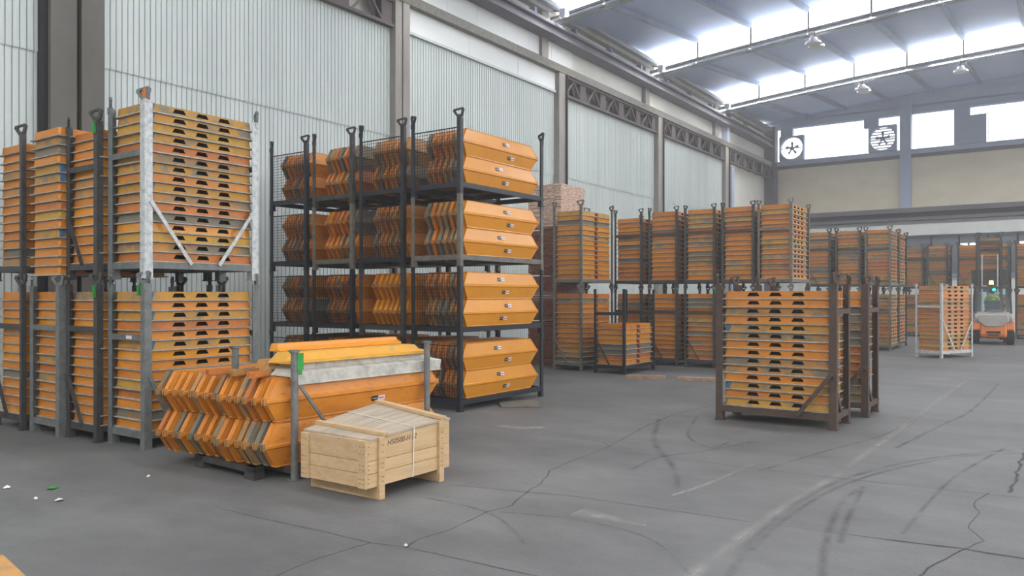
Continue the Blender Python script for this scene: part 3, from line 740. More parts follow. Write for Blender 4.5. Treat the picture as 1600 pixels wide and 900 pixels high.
rack((4.80, 10.40, 0), 0, 'lower galvanised rack under the unracked pile of panels at left', LG, ps=0.09, lx=1.58, ly=0.8, h=1.93, m='galv', bar=1.35)
stack_panels('slot', 5.60, 10.8, 0.2, 0, 14, 'clean', 'galvanised rack under the unracked pile', PG)
stack_panels('slot', 5.52, 10.74, 2.06, 0, 16, 'dirty', 'tall unracked pile of panels at left', PG,
             ['orange', 'orange', 'orange', 'orange', 'blueend', 'orange', 'ochre', 'rustor', 'orange', 'orange', 'blueend', 'blueend', 'orange', 'cement', 'worn', 'cement'][:15] + ['orange'])
rack((4.75, 11.32, 0), 0, 'lower dark rack at the left edge of the photograph', LG, lx=1.58, ly=0.82, h=1.95, m='darksteel', shortbrace=(0.8, 0.34), bar=1.35)
stack_panels('slot', 5.54, 11.73, 0.2, 0, 14, 'clean', 'lower dark rack at the left photo edge', PG)
rack((4.75, 11.32, 2.0), 0, 'upper dark rack at the left edge of the photograph', LG, lx=1.58, ly=0.82, h=1.95, m='darksteel', bar=0, barback=False)
stack_panels('slot', 5.54, 11.73, 2.2, 0, 14, 'mixed', 'upper dark rack at the left photo edge', PG)

# ------------------------------------------------------------------ angled formwork panels
AH, AW, AE, AT = 0.215, 0.05, 0.15, 0.072
def angle_mesh(L, name='angled_panel', inset=True):
    bm = bmesh.new(); rows = []
    for z, y, e in ((0, AW, AE), (AH - 0.02, 0.006, 0.008), (AH - 0.012, -0.003, 0), (AH + 0.012, -0.003, 0), (AH + 0.02, 0.006, 0.008), (2 * AH, AW, AE)):
        rows.append([bm.verts.new((e, y, z)), bm.verts.new((L - e, y, z)), bm.verts.new((L - e, y + AT, z)), bm.verts.new((e, y + AT, z))])
    fr = []; en = []
    for q, (a, b) in enumerate(zip(rows, rows[1:])):
        for k in range(4):
            j = (k + 1) % 4; f = bm.faces.new((a[k], a[j], b[j], b[k]))
            if q in (0, 4): (fr if k in (0, 2) else en).append(f)
    bm.faces.new(rows[0][::-1]); bm.faces.new(rows[2])
    bmesh.ops.recalc_face_normals(bm, faces=bm.faces)
    if inset:
        bmesh.ops.inset_individual(bm, faces=fr, thickness=0.016, depth=-0.006)
        r = bmesh.ops.inset_individual(bm, faces=en, thickness=0.014, depth=-0.01)
    me = bpy.data.meshes.new(name); bm.to_mesh(me); bm.free()
    me.materials.append(M['orange']); return me
def fork_mesh():
    """channel end at the fold of an angled panel"""
    mb = MB()
    for x0, x1 in ((-0.02, 0.05),):
        mb.box(x0, x1, 0.012, 0.022, AH - 0.03, AH + 0.03); mb.box(x0, x1, AT - 0.025, AT - 0.012, AH - 0.03, AH + 0.03); mb.box(x0 + 0.02, x1 - 0.02, 0.022, AT - 0.025, AH - 0.006, AH + 0.006)
    return mb.mesh('channel_end', M['worn'])
def sticker_mesh(upper):
    mb = MB(); a = math.atan2(AW, AH); s = 1 if upper else -1
    def P(x, d, o): # d distance from fold along the leg, o outward
        return Vector((x, math.sin(a) * d - math.cos(a) * o, AH + s * (math.cos(a) * d) + s * -0.0 + s * math.sin(a) * -o * -1))
    def plate(x0, x1, d0, d1, mi, o):
        p = [P(x0, d0, o), P(x1, d0, o), P(x1, d1, o), P(x0, d1, o)]; q = [P(x0, d0, 0.0), P(x1, d0, 0), P(x1, d1, 0), P(x0, d1, 0)]
        mb.face(p, mi)
        for k in range(4): j = (k + 1) % 4; mb.face([p[k], p[j], q[j], q[k]], mi)
    plate(0, 0.09, 0.08, 0.135, 0, 0.003); plate(0.09, 0.19, 0.08, 0.135, 1, 0.003)
    for k in range(5): plate(0.10 + k * 0.016, 0.11 + k * 0.016, 0.10, 0.115, 2, 0.0045)
    for k in range(4): plate(0.012 + k * 0.018, 0.024 + k * 0.018, 0.10, 0.112, 3, 0.0045)
    return mb.mesh('maker_sticker', [M['stickerblack'], M['stickerwhite'], M['stickerred'], M['galvlight']], fix=False)
FORK = fork_mesh()
STK = {True: sticker_mesh(True), False: sticker_mesh(False)}
AM = {}
ap = {}
def angled(L, mtl, label, group, Mx=None, loc=(0, 0, 0), rz=0.0, stickers=None, parts=True):
    if L not in AM: AM[L] = (angle_mesh(L), FORK)
    if (L, parts) not in ap:
        o = put('angled_formwork_panel', AM[L][0]); o.material_slots[0].link = 'OBJECT'
        if parts: put('channel_end', FORK, o); put('channel_end', FORK, o, (L - 0.03, 0, 0))
        ap[(L, parts)] = o
    else: o = copy_tree(ap[(L, parts)]) if not any(ch.name.startswith('maker') for ch in ap[(L, parts)].children) else None
    if o is None:
        src = ap[(L, parts)]; o = src.copy(); C.objects.link(o)
        for ch in src.children:
            if not ch.name.startswith('maker'): d = ch.copy(); C.objects.link(d); d.parent = o
    o.location = loc; o.rotation_euler = (0, 0, rz)
    o.material_slots[0].link = 'OBJECT'; o.material_slots[0].material = M[mtl]
    for (x, up) in (stickers or []): put('maker_sticker', STK[up], o, (x, 0, 0))
    tag(o, label, 'angled panel', group)
    return o

LV = 1.13
BX, BLX, BLY = 9.4, 2.36, 1.02
stackn = ['stack beside the pallet timber', 'second stack from the right', 'third stack from the right', 'leftmost stack']
stackn = ['front black stack', 'second black stack', 'third black stack', 'leftmost black stack']
lvn = ['ground', 'second', 'third', 'top']
style = {(0, 0): ('black', 1), (0, 1): ('black', 1), (0, 2): ('greysteel', 0), (0, 3): ('black', 1),
         (1, 0): ('black', 1), (1, 1): ('darksteel', 0), (1, 2): ('black', 1), (1, 3): ('black', 1),
         (2, 0): ('black', 1), (2, 1): ('black', 1), (2, 2): ('greysteel', 0), (2, 3): ('darksteel', 0),
         (3, 0): ('black', 1), (3, 1): ('darksteel', 1), (3, 2): ('black', 1), (3, 3): ('black', 1)}
for s in range(4):
    y0 = 7.58 + 1.19 * s
    for l in range(4):
        m, ms = style[(s, l)]; z = LV * l
        rack((BX, y0, z), 0, '%s steel rack, %s level of the %s of angled panels' % ({'black': 'black', 'greysteel': 'grey', 'darksteel': 'dark grey'}[m] + (' mesh-sided' if ms else ' open-ended'), lvn[l], stackn[s]),
             'racks of angled panels in the middle', lx=BLX, ly=BLY, h=LV if l < 3 else 1.18, m=m, eyes=(l == 3), foot=0.1, bar=0, mesh=1.02 if ms else None, ps=0.07, barback=False, name='mesh_stacking_rack' if ms else 'stacking_rack')
        for tier in (0, 1):
            for k in range(7):
                if s == 0: mt = 'orange2' if k == 0 else random.choice(['rustor', 'worn', 'orange', 'orange', 'cement'])
                else: mt = random.choice(['orange', 'orange', 'rustor', 'worn', 'cement'] if not (s == 1 and l == 1) else ['orange2', 'orange2', 'orange'])
                st = [(1.0 + random.uniform(-.15, .15), True), (1.15 + random.uniform(-.15, .15), False)] if (s == 0 and k == 0) else None
                angled(2.12, mt, '%s angled panel, %s from right, %s tier, %s level, %s' % (FIN[mt].split()[-1] if mt != 'cement' else 'grey', ORD[k + 1], 'upper' if tier else 'lower', lvn[l], stackn[s]),
                       'angled panels in the black racks', loc=(BX + 0.1 + random.uniform(-.02, .02), y0 + (0.0 if k == 0 else 0.005) + 0.02 + k * 0.118, z + 0.182 + tier * 0.436), stickers=st, parts=(True))

# ---- front pile on a low rack with tube posts
RZ = math.radians(-2.5)
t = empty('post_pallet', (5.0, 6.1, 0), RZ); tag(t, 'low galvanised post pallet carrying the loose pile of angled panels', 'post pallet')
for (x, y, top) in ((0, 0, 1.26), (1.85, 0, 1.26), (0, 1.0, 1.26), (1.85, 1.0, 1.26)):
    mb = MB(); mb.tube((x, y, 0.0), (x, y, top), 0.036, seg=14); mb.tube((x, y, top - 0.01), (x, y, top + 0.012), 0.05, seg=14)
    mb.face([(x, y, top + 0.012), (x - 0.09, y, top + 0.012), (x, y + 0.02, top - 0.05)], 0)
    mb.box(x - 0.05, x + 0.05, y - 0.05, y + 0.05, 0, 0.012)
    p = mb.build('corner_post', M['galv'], t)
    if (x, y) == (0, 0):
        b = MB(); b.box(0.0, 0.075, -0.043, -0.036, 1.08, 1.24); b.box(0.02, 0.055, -0.046, -0.04, 1.03, 1.08); b.build('green_tag', M['green'], p)
mb = MB()
for y in (0.0, 1.0): mb.box(0, 1.85, y - 0.03, y + 0.03, 0.07, 0.13)
for x in (0.0, 1.85): mb.box(x - 0.03, x + 0.03, -0.0, 1.8, 0.07, 0.13)
for x, y in ((-0.25, 0.3), (-0.25, 1.2), (0.1, 1.7), (1.7, 1.7)): mb.box(x, x + 0.12, y, y + 0.16, 0.0, 0.13)
mb.box(-0.25, -0.13, 0.3, 1.36, 0.07, 0.13)
mb.build('base_frame', M['darksteel'], t)
mb = MB(); mb.bar((0.03, -0.05, 0.92), (0.42, -0.05, 0.42), 0.02, 0.03); mb.build('diagonal_brace', M['galv'], t)
Rm = Matrix.Translation((5.0, 6.1, 0)) @ Matrix.Rotation(RZ, 4, 'Z')
def pile_at(x, y, z): return Rm @ Vector((x, y, z))
pl = {0: ['orange', 'cement', 'worn', 'worn', 'orange', 'orange', 'worn', 'orange', 'orange', 'cement', 'orange', 'cement', 'orange', 'rustor'],
      1: ['orange', 'orange', 'rustor', 'worn', 'orange', 'orange', 'worn', 'orange', 'orange', 'worn', 'orange', 'orange', 'orange', 'cement']}
for tier in (0, 1):
    for k in range(14):
        g = 0 if k < 6 else 1
        x = -0.28 + random.uniform(-0.02, 0.02) + (0.08 if g else 0) - (0.02 * k)
        y = 0.06 + k * 0.12 + (0.06 if g else 0)
        st = [(1.35, False)] if (k == 0 and tier == 1) else None
        angled(2.38, pl[tier][k], '%s angled panel, %s from the post side, %s tier of the front pile' % (FIN[pl[tier][k]], ORD[k + 1], 'upper' if tier else 'lower'),
               'angled panels piled behind the crate', loc=pile_at(x, y, 0.135 + tier * 0.434), rz=RZ, stickers=st)
# loose pieces on top of the pile: channels lying open
def channel(name, L, wd, ht, mt, label, x, y, z, rz, e=0.14, cat='steel profile', tilt=0.0, skirt=0.0):
    """wide shallow profile with a raised middle and skewed ends"""
    mb = MB(); sec = [(-wd / 2, -skirt, 0.02 if skirt else 0), (-wd / 2, ht * 0.3, 0), (-wd * 0.2, ht * 0.5, e * 0.5), (-wd * 0.16, ht, e), (wd * 0.5, ht, e), (wd * 0.5, 0, 0)] + ([(-wd / 2 + 0.02, 0, 0)] if skirt else [])
    A = [Vector((ee, yy, zz)) for yy, zz, ee in sec]; B = [Vector((L - ee, yy, zz)) for yy, zz, ee in sec]
    for k in range(len(sec)): j = (k + 1) % len(sec); mb.face([A[k], B[k], B[j], A[j]])
    mb.face(A); mb.face(B[::-1])
    mb.box(0.01, L - 0.01, -wd / 2 - 0.012, -wd / 2 + 0.01, -skirt, 0.012 - skirt)
    o = mb.build(name, M[mt], loc=pile_at(x, y, z), bevel=0.003); o.rotation_euler = (tilt, 0, RZ + rz); tag(o, label, cat, 'loose profiles on the front pile'); return o
ztop = 0.135 + 0.434 * 2
channel('steel_profile', 2.15, 0.34, 0.12, 'plaster_white', 'white plastered profile lying on the pile behind the green tag', 0.0, 0.225, ztop, 0.0, skirt=0.085)
channel('steel_profile', 2.0, 0.34, 0.10, 'yellow', 'yellow worn profile lying on the white plastered one', 0.0, 0.27, ztop + 0.122, 0.01, 0.12)
channel('steel_profile', 1.75, 0.16, 0.08, 'orange2', 'long bright orange profile topping the front pile', 0.12, 0.50, ztop + 0.225, 0.015, 0.03)
channel('steel_profile', 1.7, 0.3, 0.13, 'worn', 'brownish profile lying behind the yellow one on the pile', 0.1, 0.66, ztop, 0.0, 0.05)
channel('steel_profile', 1.5, 0.24, 0.105, 'rustor', 'dull orange profile at the back of the pile top', 0.3, 0.62, ztop + 0.135, 0.0, 0.05)
for k, (x, y, z, L, rz, mt, lb) in enumerate([(-0.2, 0.30, ztop + 0.0, 0.22, 0.3, 'rustor', 'short reddish steel offcut at the left end of the pile top'),
                                   (-0.14, 0.62, ztop, 0.3, 0.2, 'worn', 'short greyish steel offcut behind the reddish one on the pile'),
                                   (-0.30, 0.80, ztop, 0.26, -0.2, 'rustor', 'short brown steel offcut beside the rear post of the pile')]):
    mb = MB(); mb.box(-L / 2, L / 2, -0.05, 0.05, 0, 0.012); mb.box(-L / 2, L / 2, -0.05, -0.038, 0, 0.06); mb.box(-L / 2, L / 2, 0.038, 0.05, 0, 0.06); mb.box(-L / 2 + 0.02, -L / 2 + 0.05, -0.04, 0.04, 0.01, 0.055)
    o = mb.build('steel_offcut', M[mt], loc=pile_at(x, y, z)); o.rotation_euler.z = RZ + rz; tag(o, lb, 'steel offcut', 'offcuts on the front pile')

# ------------------------------------------------------------------ wooden crate
def crate():
    X0, X1, Y0, Y1, ZB, ZT = 4.83, 5.94, 4.93, 5.78, 0.115, 0.535
    t = empty('wooden_crate', (X0, Y0, 0)); tag(t, 'pale pine crate with handwritten marks and a sloping slatted lid', 'crate')
    W, D = X1 - X0, Y1 - Y0
    hs = [0, 0.125, 0.235, ZT - ZB]
    for k in range(3):
        z0, z1 = ZB + hs[k] + 0.002, ZB + hs[k + 1] - 0.002
        def sheer(y, xs=0.0):
            mb = MB(); 
            e = 0.0 if k < 2 else 1.0
            # front board, its top edge following the lid
            pts = [(0, z0), (W, z0), (W, z1 + 0.045 * e), (0, z1)]
            mb.prism(pts, 'y', y, y + 0.02); return mb
        sheer(0).build('side_board', M['wood'], t, bevel=0.002); sheer(D - 0.02).build('side_board', M['wood'], t, bevel=0.002)
        for x, dz in ((0, 0.0), (W - 0.02, 0.045 if k == 2 else 0)):
            mb = MB(); mb.box(x, x + 0.02, 0.021, D - 0.021, z0, z1 + dz); mb.build('end_board', M['wood'], t, bevel=0.002)
    for x in (0.12, 0.93):        # battens that run down to the floor
        mb = MB(); mb.box(x, x + 0.07, -0.028, 0, 0.0, ZT + (0.02 if x < 0.5 else 0.06)); mb.build('batten', M['wood'], t, bevel=0.003)
        mb = MB(); mb.box(x, x + 0.07, D, D + 0.028, 0.0, ZT + 0.02); mb.build('batten', M['wood'], t, bevel=0.003)
        mb = MB(); mb.box(x, x + 0.07, 0.0, D, 0.0, ZB - 0.002); mb.build('skid', M['wood'], t, bevel=0.003)
    for y in (-0.0, D - 0.10):
        mb = MB(); mb.box(-0.022, 0, y, y + 0.10, ZB, ZT); mb.build('batten', M['wood'], t, bevel=0.003)
    for x, y in ((-0.0225, 0.02),):
        mb = MB()
        for z in (0.16, 0.2, 0.28, 0.32, 0.42, 0.48):
            for yy in (0.03, 0.07, D - 0.07, D - 0.03): mb.box(-0.025, -0.022, yy - 0.004, yy + 0.004, z - 0.004, z + 0.004)
            for xx in (0.012, 0.145, 0.165, 0.955, 0.975): mb.box(xx - 0.004, xx + 0.004, -0.03 if xx > 0.1 else -0.003, -0.026 if xx > 0.1 else 0, z - 0.004, z + 0.004)
        mb.build('nail_head', M['darksteel'], t)
    # lid: bulging boards running back to front, each resting on a slope that climbs to the right and the back
    def zl(x, y):
        u, v = x / W, y / D
        return ZT - 0.012 + 0.055 * u + 0.01 * v + 0.085 * v * min(1, u * 1.15) + 0.012 * math.sin(u * 3.1)
    n = 8
    for k in range(n):
        ya, yb = -0.012 + (D + 0.024) * k / n + 0.002, -0.012 + (D + 0.024) * (k + 1) / n - 0.002; mb = MB(); S = 8
        xs = [0.02 + (W - 0.02 + random.uniform(-.008, .012)) * q / S for q in range(S + 1)]
        P = lambda x, y, dz: (x, y, zl(x, y) + dz)
        for q in range(S):
            xa, xb = xs[q], xs[q + 1]
            mb.face([P(xa, ya, .018), P(xb, ya, .018), P(xb, yb, .018), P(xa, yb, .018)]); mb.face([P(xa, ya, 0), P(xa, yb, 0), P(xb, yb, 0), P(xb, ya, 0)])
            mb.face([P(xa, ya, 0), P(xb, ya, 0), P(xb, ya, .018), P(xa, ya, .018)]); mb.face([P(xa, yb, 0), P(xa, yb, .018), P(xb, yb, .018), P(xb, yb, 0)])
            if q == 0: mb.face([P(xa, ya, 0), P(xa, ya, .018), P(xa, yb, .018), P(xa, yb, 0)])
            if q == S - 1: mb.face([P(xb, ya, 0), P(xb, yb, 0), P(xb, yb, .018), P(xb, ya, .018)])
        mb.build('lid_board', M['woodlid'], t, fix=False)
    for x, w_ in ((0.16, 0.07), (0.955, 0.075)):
        mb = MB(); mb.bar((x + w_ / 2, -0.03, zl(x, 0) + 0.036), (x + w_ / 2, D + 0.02, zl(x, D) + 0.036), w_, 0.035); mb.build('lid_batten', M['wood'], t, bevel=0.003)
    mb = MB(); P = [Vector((x, y, zl(x, y) + 0.022)) for x, y in ((0.58, -0.018), (0.58, 0.3), (0.58, 0.6), (0.58, D + 0.01))]
    for a, b in zip(P, P[1:]): mb.bar(a, b, 0.014, 0.002)
    mb.bar(P[0], (0.58, -0.0015, ZB), 0.014, 0.002, up=Vector((0, 1, 0))); mb.build('strap', M['strap'], t)
    cu = bpy.data.curves.new('handwriting', 'FONT'); cu.body = 'H50500-H 12'; cu.size = 0.07; cu.shear = 0.3; cu.extrude = 0.0006
    tmp = bpy.data.objects.new('handwriting_curve', cu); C.objects.link(tmp)
    bpy.context.view_layer.update()
    me = bpy.data.meshes.new_from_object(tmp.evaluated_get(bpy.context.evaluated_depsgraph_get())); bpy.data.objects.remove(tmp)
    me.materials.clear(); me.materials.append(M['ink'])
    o = put('handwriting', me, t, (0.24, -0.0012, 0.458)); o.rotation_euler = (math.pi / 2, -0.03, 0)
crate()

# ------------------------------------------------------------------ two rusty racks, centre right
CG = 'rusty racks at the centre right'
cen = ['ochre', 'orange', 'blueend', 'orange', 'worn', 'worn', 'orange', 'orange', 'worn', 'blueend', 'orange', 'worn', 'orange', 'orange']
def rusty(x, y, where, label, lst):
    # long side faces the camera: the rack is turned a quarter, its local x runs towards -Y
    t = rack((x, y, 0), -math.pi / 2, label, CG, lx=1.66, ly=0.83, h=1.97, m='rust', eyes=True, foot=0.13, longbrace=None, bar=1.55, ps=0.10)
    stack_panels('slot', x + 0.415, y - 0.83, 0.215, -math.pi / 2, 14, 'dirty', where, 'flat panels in the rusty racks', lst)
    return t
r1 = rusty(10.98, 4.10, 'front rusty rack at centre right', 'front rusty brown rack standing alone at centre right, fourteen panels high', cen)
for a, b in (((1.60, -0.03, 0.75), (1.15, -0.03, 0.16)), ((1.60, -0.02, 0.75), (1.63, 0.4, 0.16))):
    mb = MB(); mb.bar(a, b, 0.05, 0.05); mb.build('diagonal_brace', M['rust'], r1)
rusty(12.42, 3.98, 'rear rusty rack at centre right', 'rear rusty brown rack half hidden behind the front rusty one', ['worn', 'worn', 'cement', 'orange', 'rustor', 'orange', 'rustor', 'cement', 'cement', 'worn', 'cement', 'cement', 'orange', 'orange'])

# ------------------------------------------------------------------ row at the right, middle distance
AG = 'racked panel stacks in the middle distance'; APG = 'flat panels in the middle distance'
nm = ['leftmost', 'second', 'third', 'fourth', 'rightmost']
rowA = [(8.98, 9.79), (7.99, 8.82), (7.0, 7.84), (6.03, 6.86), (5.14, 5.96)]
for i, (y0, y1) in enumerate(rowA):
    m = 'darksteel' if i < 4 else 'greysteel'
    for l in (0, 1):
        rA = rack((18.7, y0, l * 2.0), 0, '%s rack, %s of the middle-distance row, %s level' % ('dark grey' if i < 4 else 'grey', nm[i] + ('' if i in (0, 4) else ' from left'), ['ground', 'upper'][l]), AG,
             lx=1.58, ly=0.81, h=1.95 if l == 0 else 1.98, m=m, bar=1.35, eyescale=1.0, shortbrace=(0.8, 0.34) if l == 0 else None)
        if l == 0 and i == 2:
            mb = MB(); mb.box(-0.05, 0.03, -0.02, 0.0, 1.86, 2.0); mb.box(-0.04, 0.05, -0.05, -0.025, 1.82, 1.93); mb.build('green_tag', M['green'], rA)
        stack_panels('slot', 19.49, y0 + 0.405, l * 2.0 + 0.2, 0, 15 if (l == 1 and i > 0) else 14, 'mixed' if i > 1 else 'clean', '%s rack of the middle row, %s level' % (nm[i], ['ground', 'upper'][l]), APG,
                     single=(l == 1) or i in (1, 2))
# stack in front of that row, and the small black rack
for l in (0, 1):
    rack((16.16, 9.33, l * 2.0), 0, 'grey rack holding paired panels, %s level, left of the dark row' % ['ground', 'upper'][l], AG, lx=1.6, ly=0.8, h=1.95, m='greysteel', bar=0, barback=False, shortbrace=(0.8, 0.34) if l == 0 else None)
    stack_panels('pair', 16.96, 9.73, l * 2.0 + 0.2, 0, 14, 'clean', 'paired-panel rack beside the pallet timber, %s level' % ['ground', 'upper'][l], APG,
                 ['orange', 'orange2', 'orange2', 'orange', 'orange2', 'orange', 'orange2', 'orange2', 'worn', 'orange2', 'orange2', 'cement', 'orange2', 'ochre'] if l else ['cement', 'worn', 'ochre'] + ['orange'] * 9 + ['worn', 'rustor'])
rack((16.02, 8.12, 0), 0, 'black half-filled rack with tall posts, in front of the dark row', AG, lx=1.6, ly=0.8, h=1.95, m='black', bar=1.35, shortbrace=(0.85, 0.36), eyes=False)
stack_panels('pair', 16.82, 8.52, 0.2, 0, 8, 'clean', 'half-filled black rack', APG, ['orange', 'rustor', 'cement', 'cement', 'orange2', 'orange2', 'orange', 'orange'])
# free-standing turned rack near the truck
a = math.radians(-24.5); p0 = Vector((25.4, 2.79, 0))
rack(p0, a, 'pale galvanised rack full of panels standing alone beside the forklift', AG, lx=1.58, ly=0.80, h=2.15, m='galvlight', bar=1.45, longbrace=(1.1, 0.6), eyes=False)
c = p0 + Matrix.Rotation(a, 3, 'Z') @ Vector((0.79, 0.40, 0))
stack_panels('slot', c.x, c.y, 0.2, a, 16, 'clean', 'pale galvanised rack beside the forklift', APG, ['orange', 'ochre', 'rustor', 'ochre'] + ['orange'] * 5 + ['rustor', 'orange', 'worn'] + ['orange'] * 3 + ['worn'])
# farther rows
FG = 'racked panel stacks in front of the far wall'
def far_stack(x, y0, w_, label, levels=(0, 1), n=14, rz=0.0, m='darksteel', z0=0.0):
    for l in levels:
        rack((x, y0, z0 + l * 2.0), rz, label + (', upper level' if l else ', ground level') if len(levels) > 1 else label, FG, lx=1.58, ly=w_, h=1.95, m=m, bar=1.35, shortbrace=(0.8, 0.34) if l else None)
        cc = Vector((x, y0, 0)) + Matrix.Rotation(rz, 3, 'Z') @ Vector((0.79, w_ / 2, 0))
        stack_panels('slot', cc.x, cc.y, z0 + l * 2.0 + 0.2, rz, n + (l == 1), 'mixed', '', '', single=False)
far_stack(27.9, 6.40, 0.8, 'dark rack behind the front rusty rack, left of three')
far_stack(27.9, 5.44, 0.8, 'dark rack behind the rusty racks, middle of three')
far_stack(27.9, 4.52, 0.8, 'dark rack with perforated side showing, right of three', m='greysteel')
far_stack(29.75, 4.55, 0.8, 'dark rack directly behind the perforated-side rack')
far_stack(38.5, 4.95, 0.8, 'far-row rack left of the pale galvanised rack')
far_stack(38.5, 4.0, 0.8, 'far-row rack directly behind the pale galvanised rack')
far_stack(38.5, 2.85, 0.8, 'far-row rack just left of the forklift')
far_stack(38.5, 1.75, 0.8, 'far-row rack hidden behind the forklift mast')
far_stack(38.5, 0.75, 0.8, 'far-row rack right of the forklift at the photograph edge')

# ------------------------------------------------------------------ forklift with driver and raised load
FX, FY, FA = 33.6, 2.02, math.radians(7)
t = empty('forklift', (FX, FY, 0), FA); tag(t, 'orange and grey forklift seen from behind carrying a raised rack', 'forklift')
# local: +x forwards (away from the camera), width along y
mb = MB()
side = [(-0.05, 0.35), (0.0, 0.95), (0.12, 1.02), (0.75, 1.05), (0.8, 0.6), (0.8, 0.25), (0.05, 0.25)]
mb.prism([(x, z) for x, z in side], 'y', -0.42, 0.42, 0)
mb.build('counterweight', M['forkorange'], t, bevel=0.05)
for s in (-1, 1):
    mb = MB(); y0, y1 = sorted((s * 0.40, s * 0.66)); mb.prism([(0.0, 0.55), (0.05, 0.92), (0.9, 0.92), (0.9, 0.62), (0.6, 0.62), (0.35, 0.68), (0.12, 0.62), (0.08, 0.5)], 'y', y0, y1); mb.build('fender', M['forkorange'], t, bevel=0.03)
    mb = MB(); mb.tube((0.36, s * 0.44, 0.30), (0.36, s * 0.66, 0.30), 0.30, seg=24); mb.tube((0.36, s * 0.655, 0.30), (0.36, s * 0.675, 0.30), 0.15, seg=16, mi=1); mb.build('wheel', [M['rubber'], M['forkgrey']], t, bevel=0.01)
    mb = MB(); mb.tube((1.75, s * 0.44, 0.34), (1.75, s * 0.70, 0.34), 0.34, seg=24); mb.tube((1.75, s * 0.695, 0.34), (1.75, s * 0.715, 0.34), 0.17, seg=16, mi=1); mb.build('wheel', [M['rubber'], M['forkgrey']], t, bevel=0.01)
mb = MB(); mb.prism([(-0.06, 0.98), (-0.02, 1.12), (0.35, 1.2), (0.75, 1.2), (0.75, 0.9), (0.0, 0.8)], 'y', -0.60, 0.60, 0)
mb.prism([(-0.44, 1.12), (-0.5, 0.86), (-0.26, 0.66), (0.26, 0.66), (0.5, 0.86), (0.44, 1.12)], 'x', -0.085, 0.0, 0); mb.build('rear_hood', M['forkgrey'], t, bevel=0.03)
mb = MB(); mb.box(-0.075, -0.05, -0.22, 0.22, 0.42, 0.50); mb.box(-0.075, -0.05, -0.18, 0.18, 0.34, 0.38); mb.build('tow_grille', M['gap'], t)
mb = MB(); mb.box(0.75, 1.9, -0.58, 0.58, 0.25, 0.62); mb.box(1.7, 2.0, -0.5, 0.5, 0.6, 1.05); mb.build('chassis', M['forkgrey'], t, bevel=0.03)
mb = MB(); mb.box(0.35, 0.85, -0.28, 0.28, 1.2, 1.26); mb.box(0.32, 0.42, -0.26, 0.26, 1.26, 1.62); mb.build('driver_seat', M['gap'], t, bevel=0.03)
mb = MB()
for s in (-1, 1):
    mb.bar((0.12, s * 0.56, 1.1), (0.25, s * 0.52, 2.1), 0.07); mb.bar((1.75, s * 0.56, 0.6), (1.5, s * 0.52, 2.1), 0.07); mb.bar((0.25, s * 0.52, 2.1), (1.5, s * 0.52, 2.1), 0.07)
mb.bar((0.25, -0.55, 2.1), (0.25, 0.55, 2.1), 0.09); mb.bar((1.5, -0.55, 2.1), (1.5, 0.55, 2.1), 0.07)
for k in range(6): mb.bar((0.4 + k * 0.2, -0.5, 2.1), (0.4 + k * 0.2, 0.5, 2.1), 0.03)
mb.build('cab_frame', M['darksteel'], t)
mb = MB(); mb.face([(0.13, -0.52, 1.2), (0.13, 0.52, 1.2), (0.25, 0.48, 2.06), (0.25, -0.48, 2.06)]); mb.build('rear_window', M['cabglass'], t, fix=False)
mb = MB(); mb.bar((1.35, 0, 1.0), (1.2, 0, 1.5), 0.05)
for k in range(12):
    a0, a1 = 2 * math.pi * k / 12, 2 * math.pi * (k + 1) / 12
    q = lambda an: Vector((1.15 + 0.08 * math.sin(an), 0.17 * math.cos(an), 1.52 + 0.15 * math.sin(an)))
    mb.bar(q(a0), q(a1), 0.025)
mb.build('steering_wheel', M['gap'], t)
mb = MB(); mb.tube((0.3, 0.05, 2.14), (0.3, 0.05, 2.22), 0.06, seg=12); mb.build('beacon_base', M['gap'], t)
mb = MB(); mb.tube((0.3, 0.05, 2.22), (0.3, 0.05, 2.36), 0.075, 0.06, seg=16); mb.build('beacon', emis('amber_beacon_glow', (1.0, 0.42, 0.10, 1), 4), t)
mb = MB(); mb.tube((0.20, -0.03, 2.02), (0.24, -0.03, 2.02), 0.06, seg=12); mb.build('rear_lamp', emis('cyan_lamp_glow', (0.02, 0.7, 0.65, 1), 0.8), t)
for s in (-1, 1):
    mb = MB(); mb.box(2.05, 2.2, s * 0.38 - 0.05, s * 0.38 + 0.05, 0.1, 3.95); mb.build('mast_rail', M['darksteel'], t)
    mb = MB(); mb.tube((2.0, s * 0.26, 0.3), (2.0, s * 0.26, 3.4), 0.025, seg=8); mb.build('lift_cylinder', M['galvlight'], t)
for z in (0.3, 1.95, 3.83):
    mb = MB(); mb.box(2.08, 2.18, -0.38, 0.38, z, z + 0.12); mb.build('mast_crossbar', M['darksteel'], t)
mb = MB()
mb.box(2.19, 2.215, -0.6, 0.6, 2.22, 2.82)
mb.box(2.2, 2.26, -0.62, 0.62, 2.2, 2.3); mb.box(2.2, 2.26, -0.62, 0.62, 2.7, 2.8)
for k in range(9): mb.box(2.2, 2.23, -0.6 + k * 0.145, -0.58 + k * 0.145, 2.3, 2.7)
mb.build('fork_carriage', M['darksteel'], t)
mb = MB()
for s in (-1, 1):
    mb = MB(); mb.box(2.22, 3.4, s * 0.3 - 0.06, s * 0.3 + 0.06, 2.26, 2.30); mb.box(2.22, 2.27, s * 0.3 - 0.06, s * 0.3 + 0.06, 2.26, 2.8); mb.build('fork', M['darksteel'], t)
_lp = Vector((FX, FY, 0)) + Matrix.Rotation(FA, 3, 'Z') @ Vector((2.32, -0.42, 0))
far_stack(_lp.x, _lp.y, 0.8, 'rack of panels lifted high on the forklift', levels=(0,), n=14, rz=FA, z0=2.21)
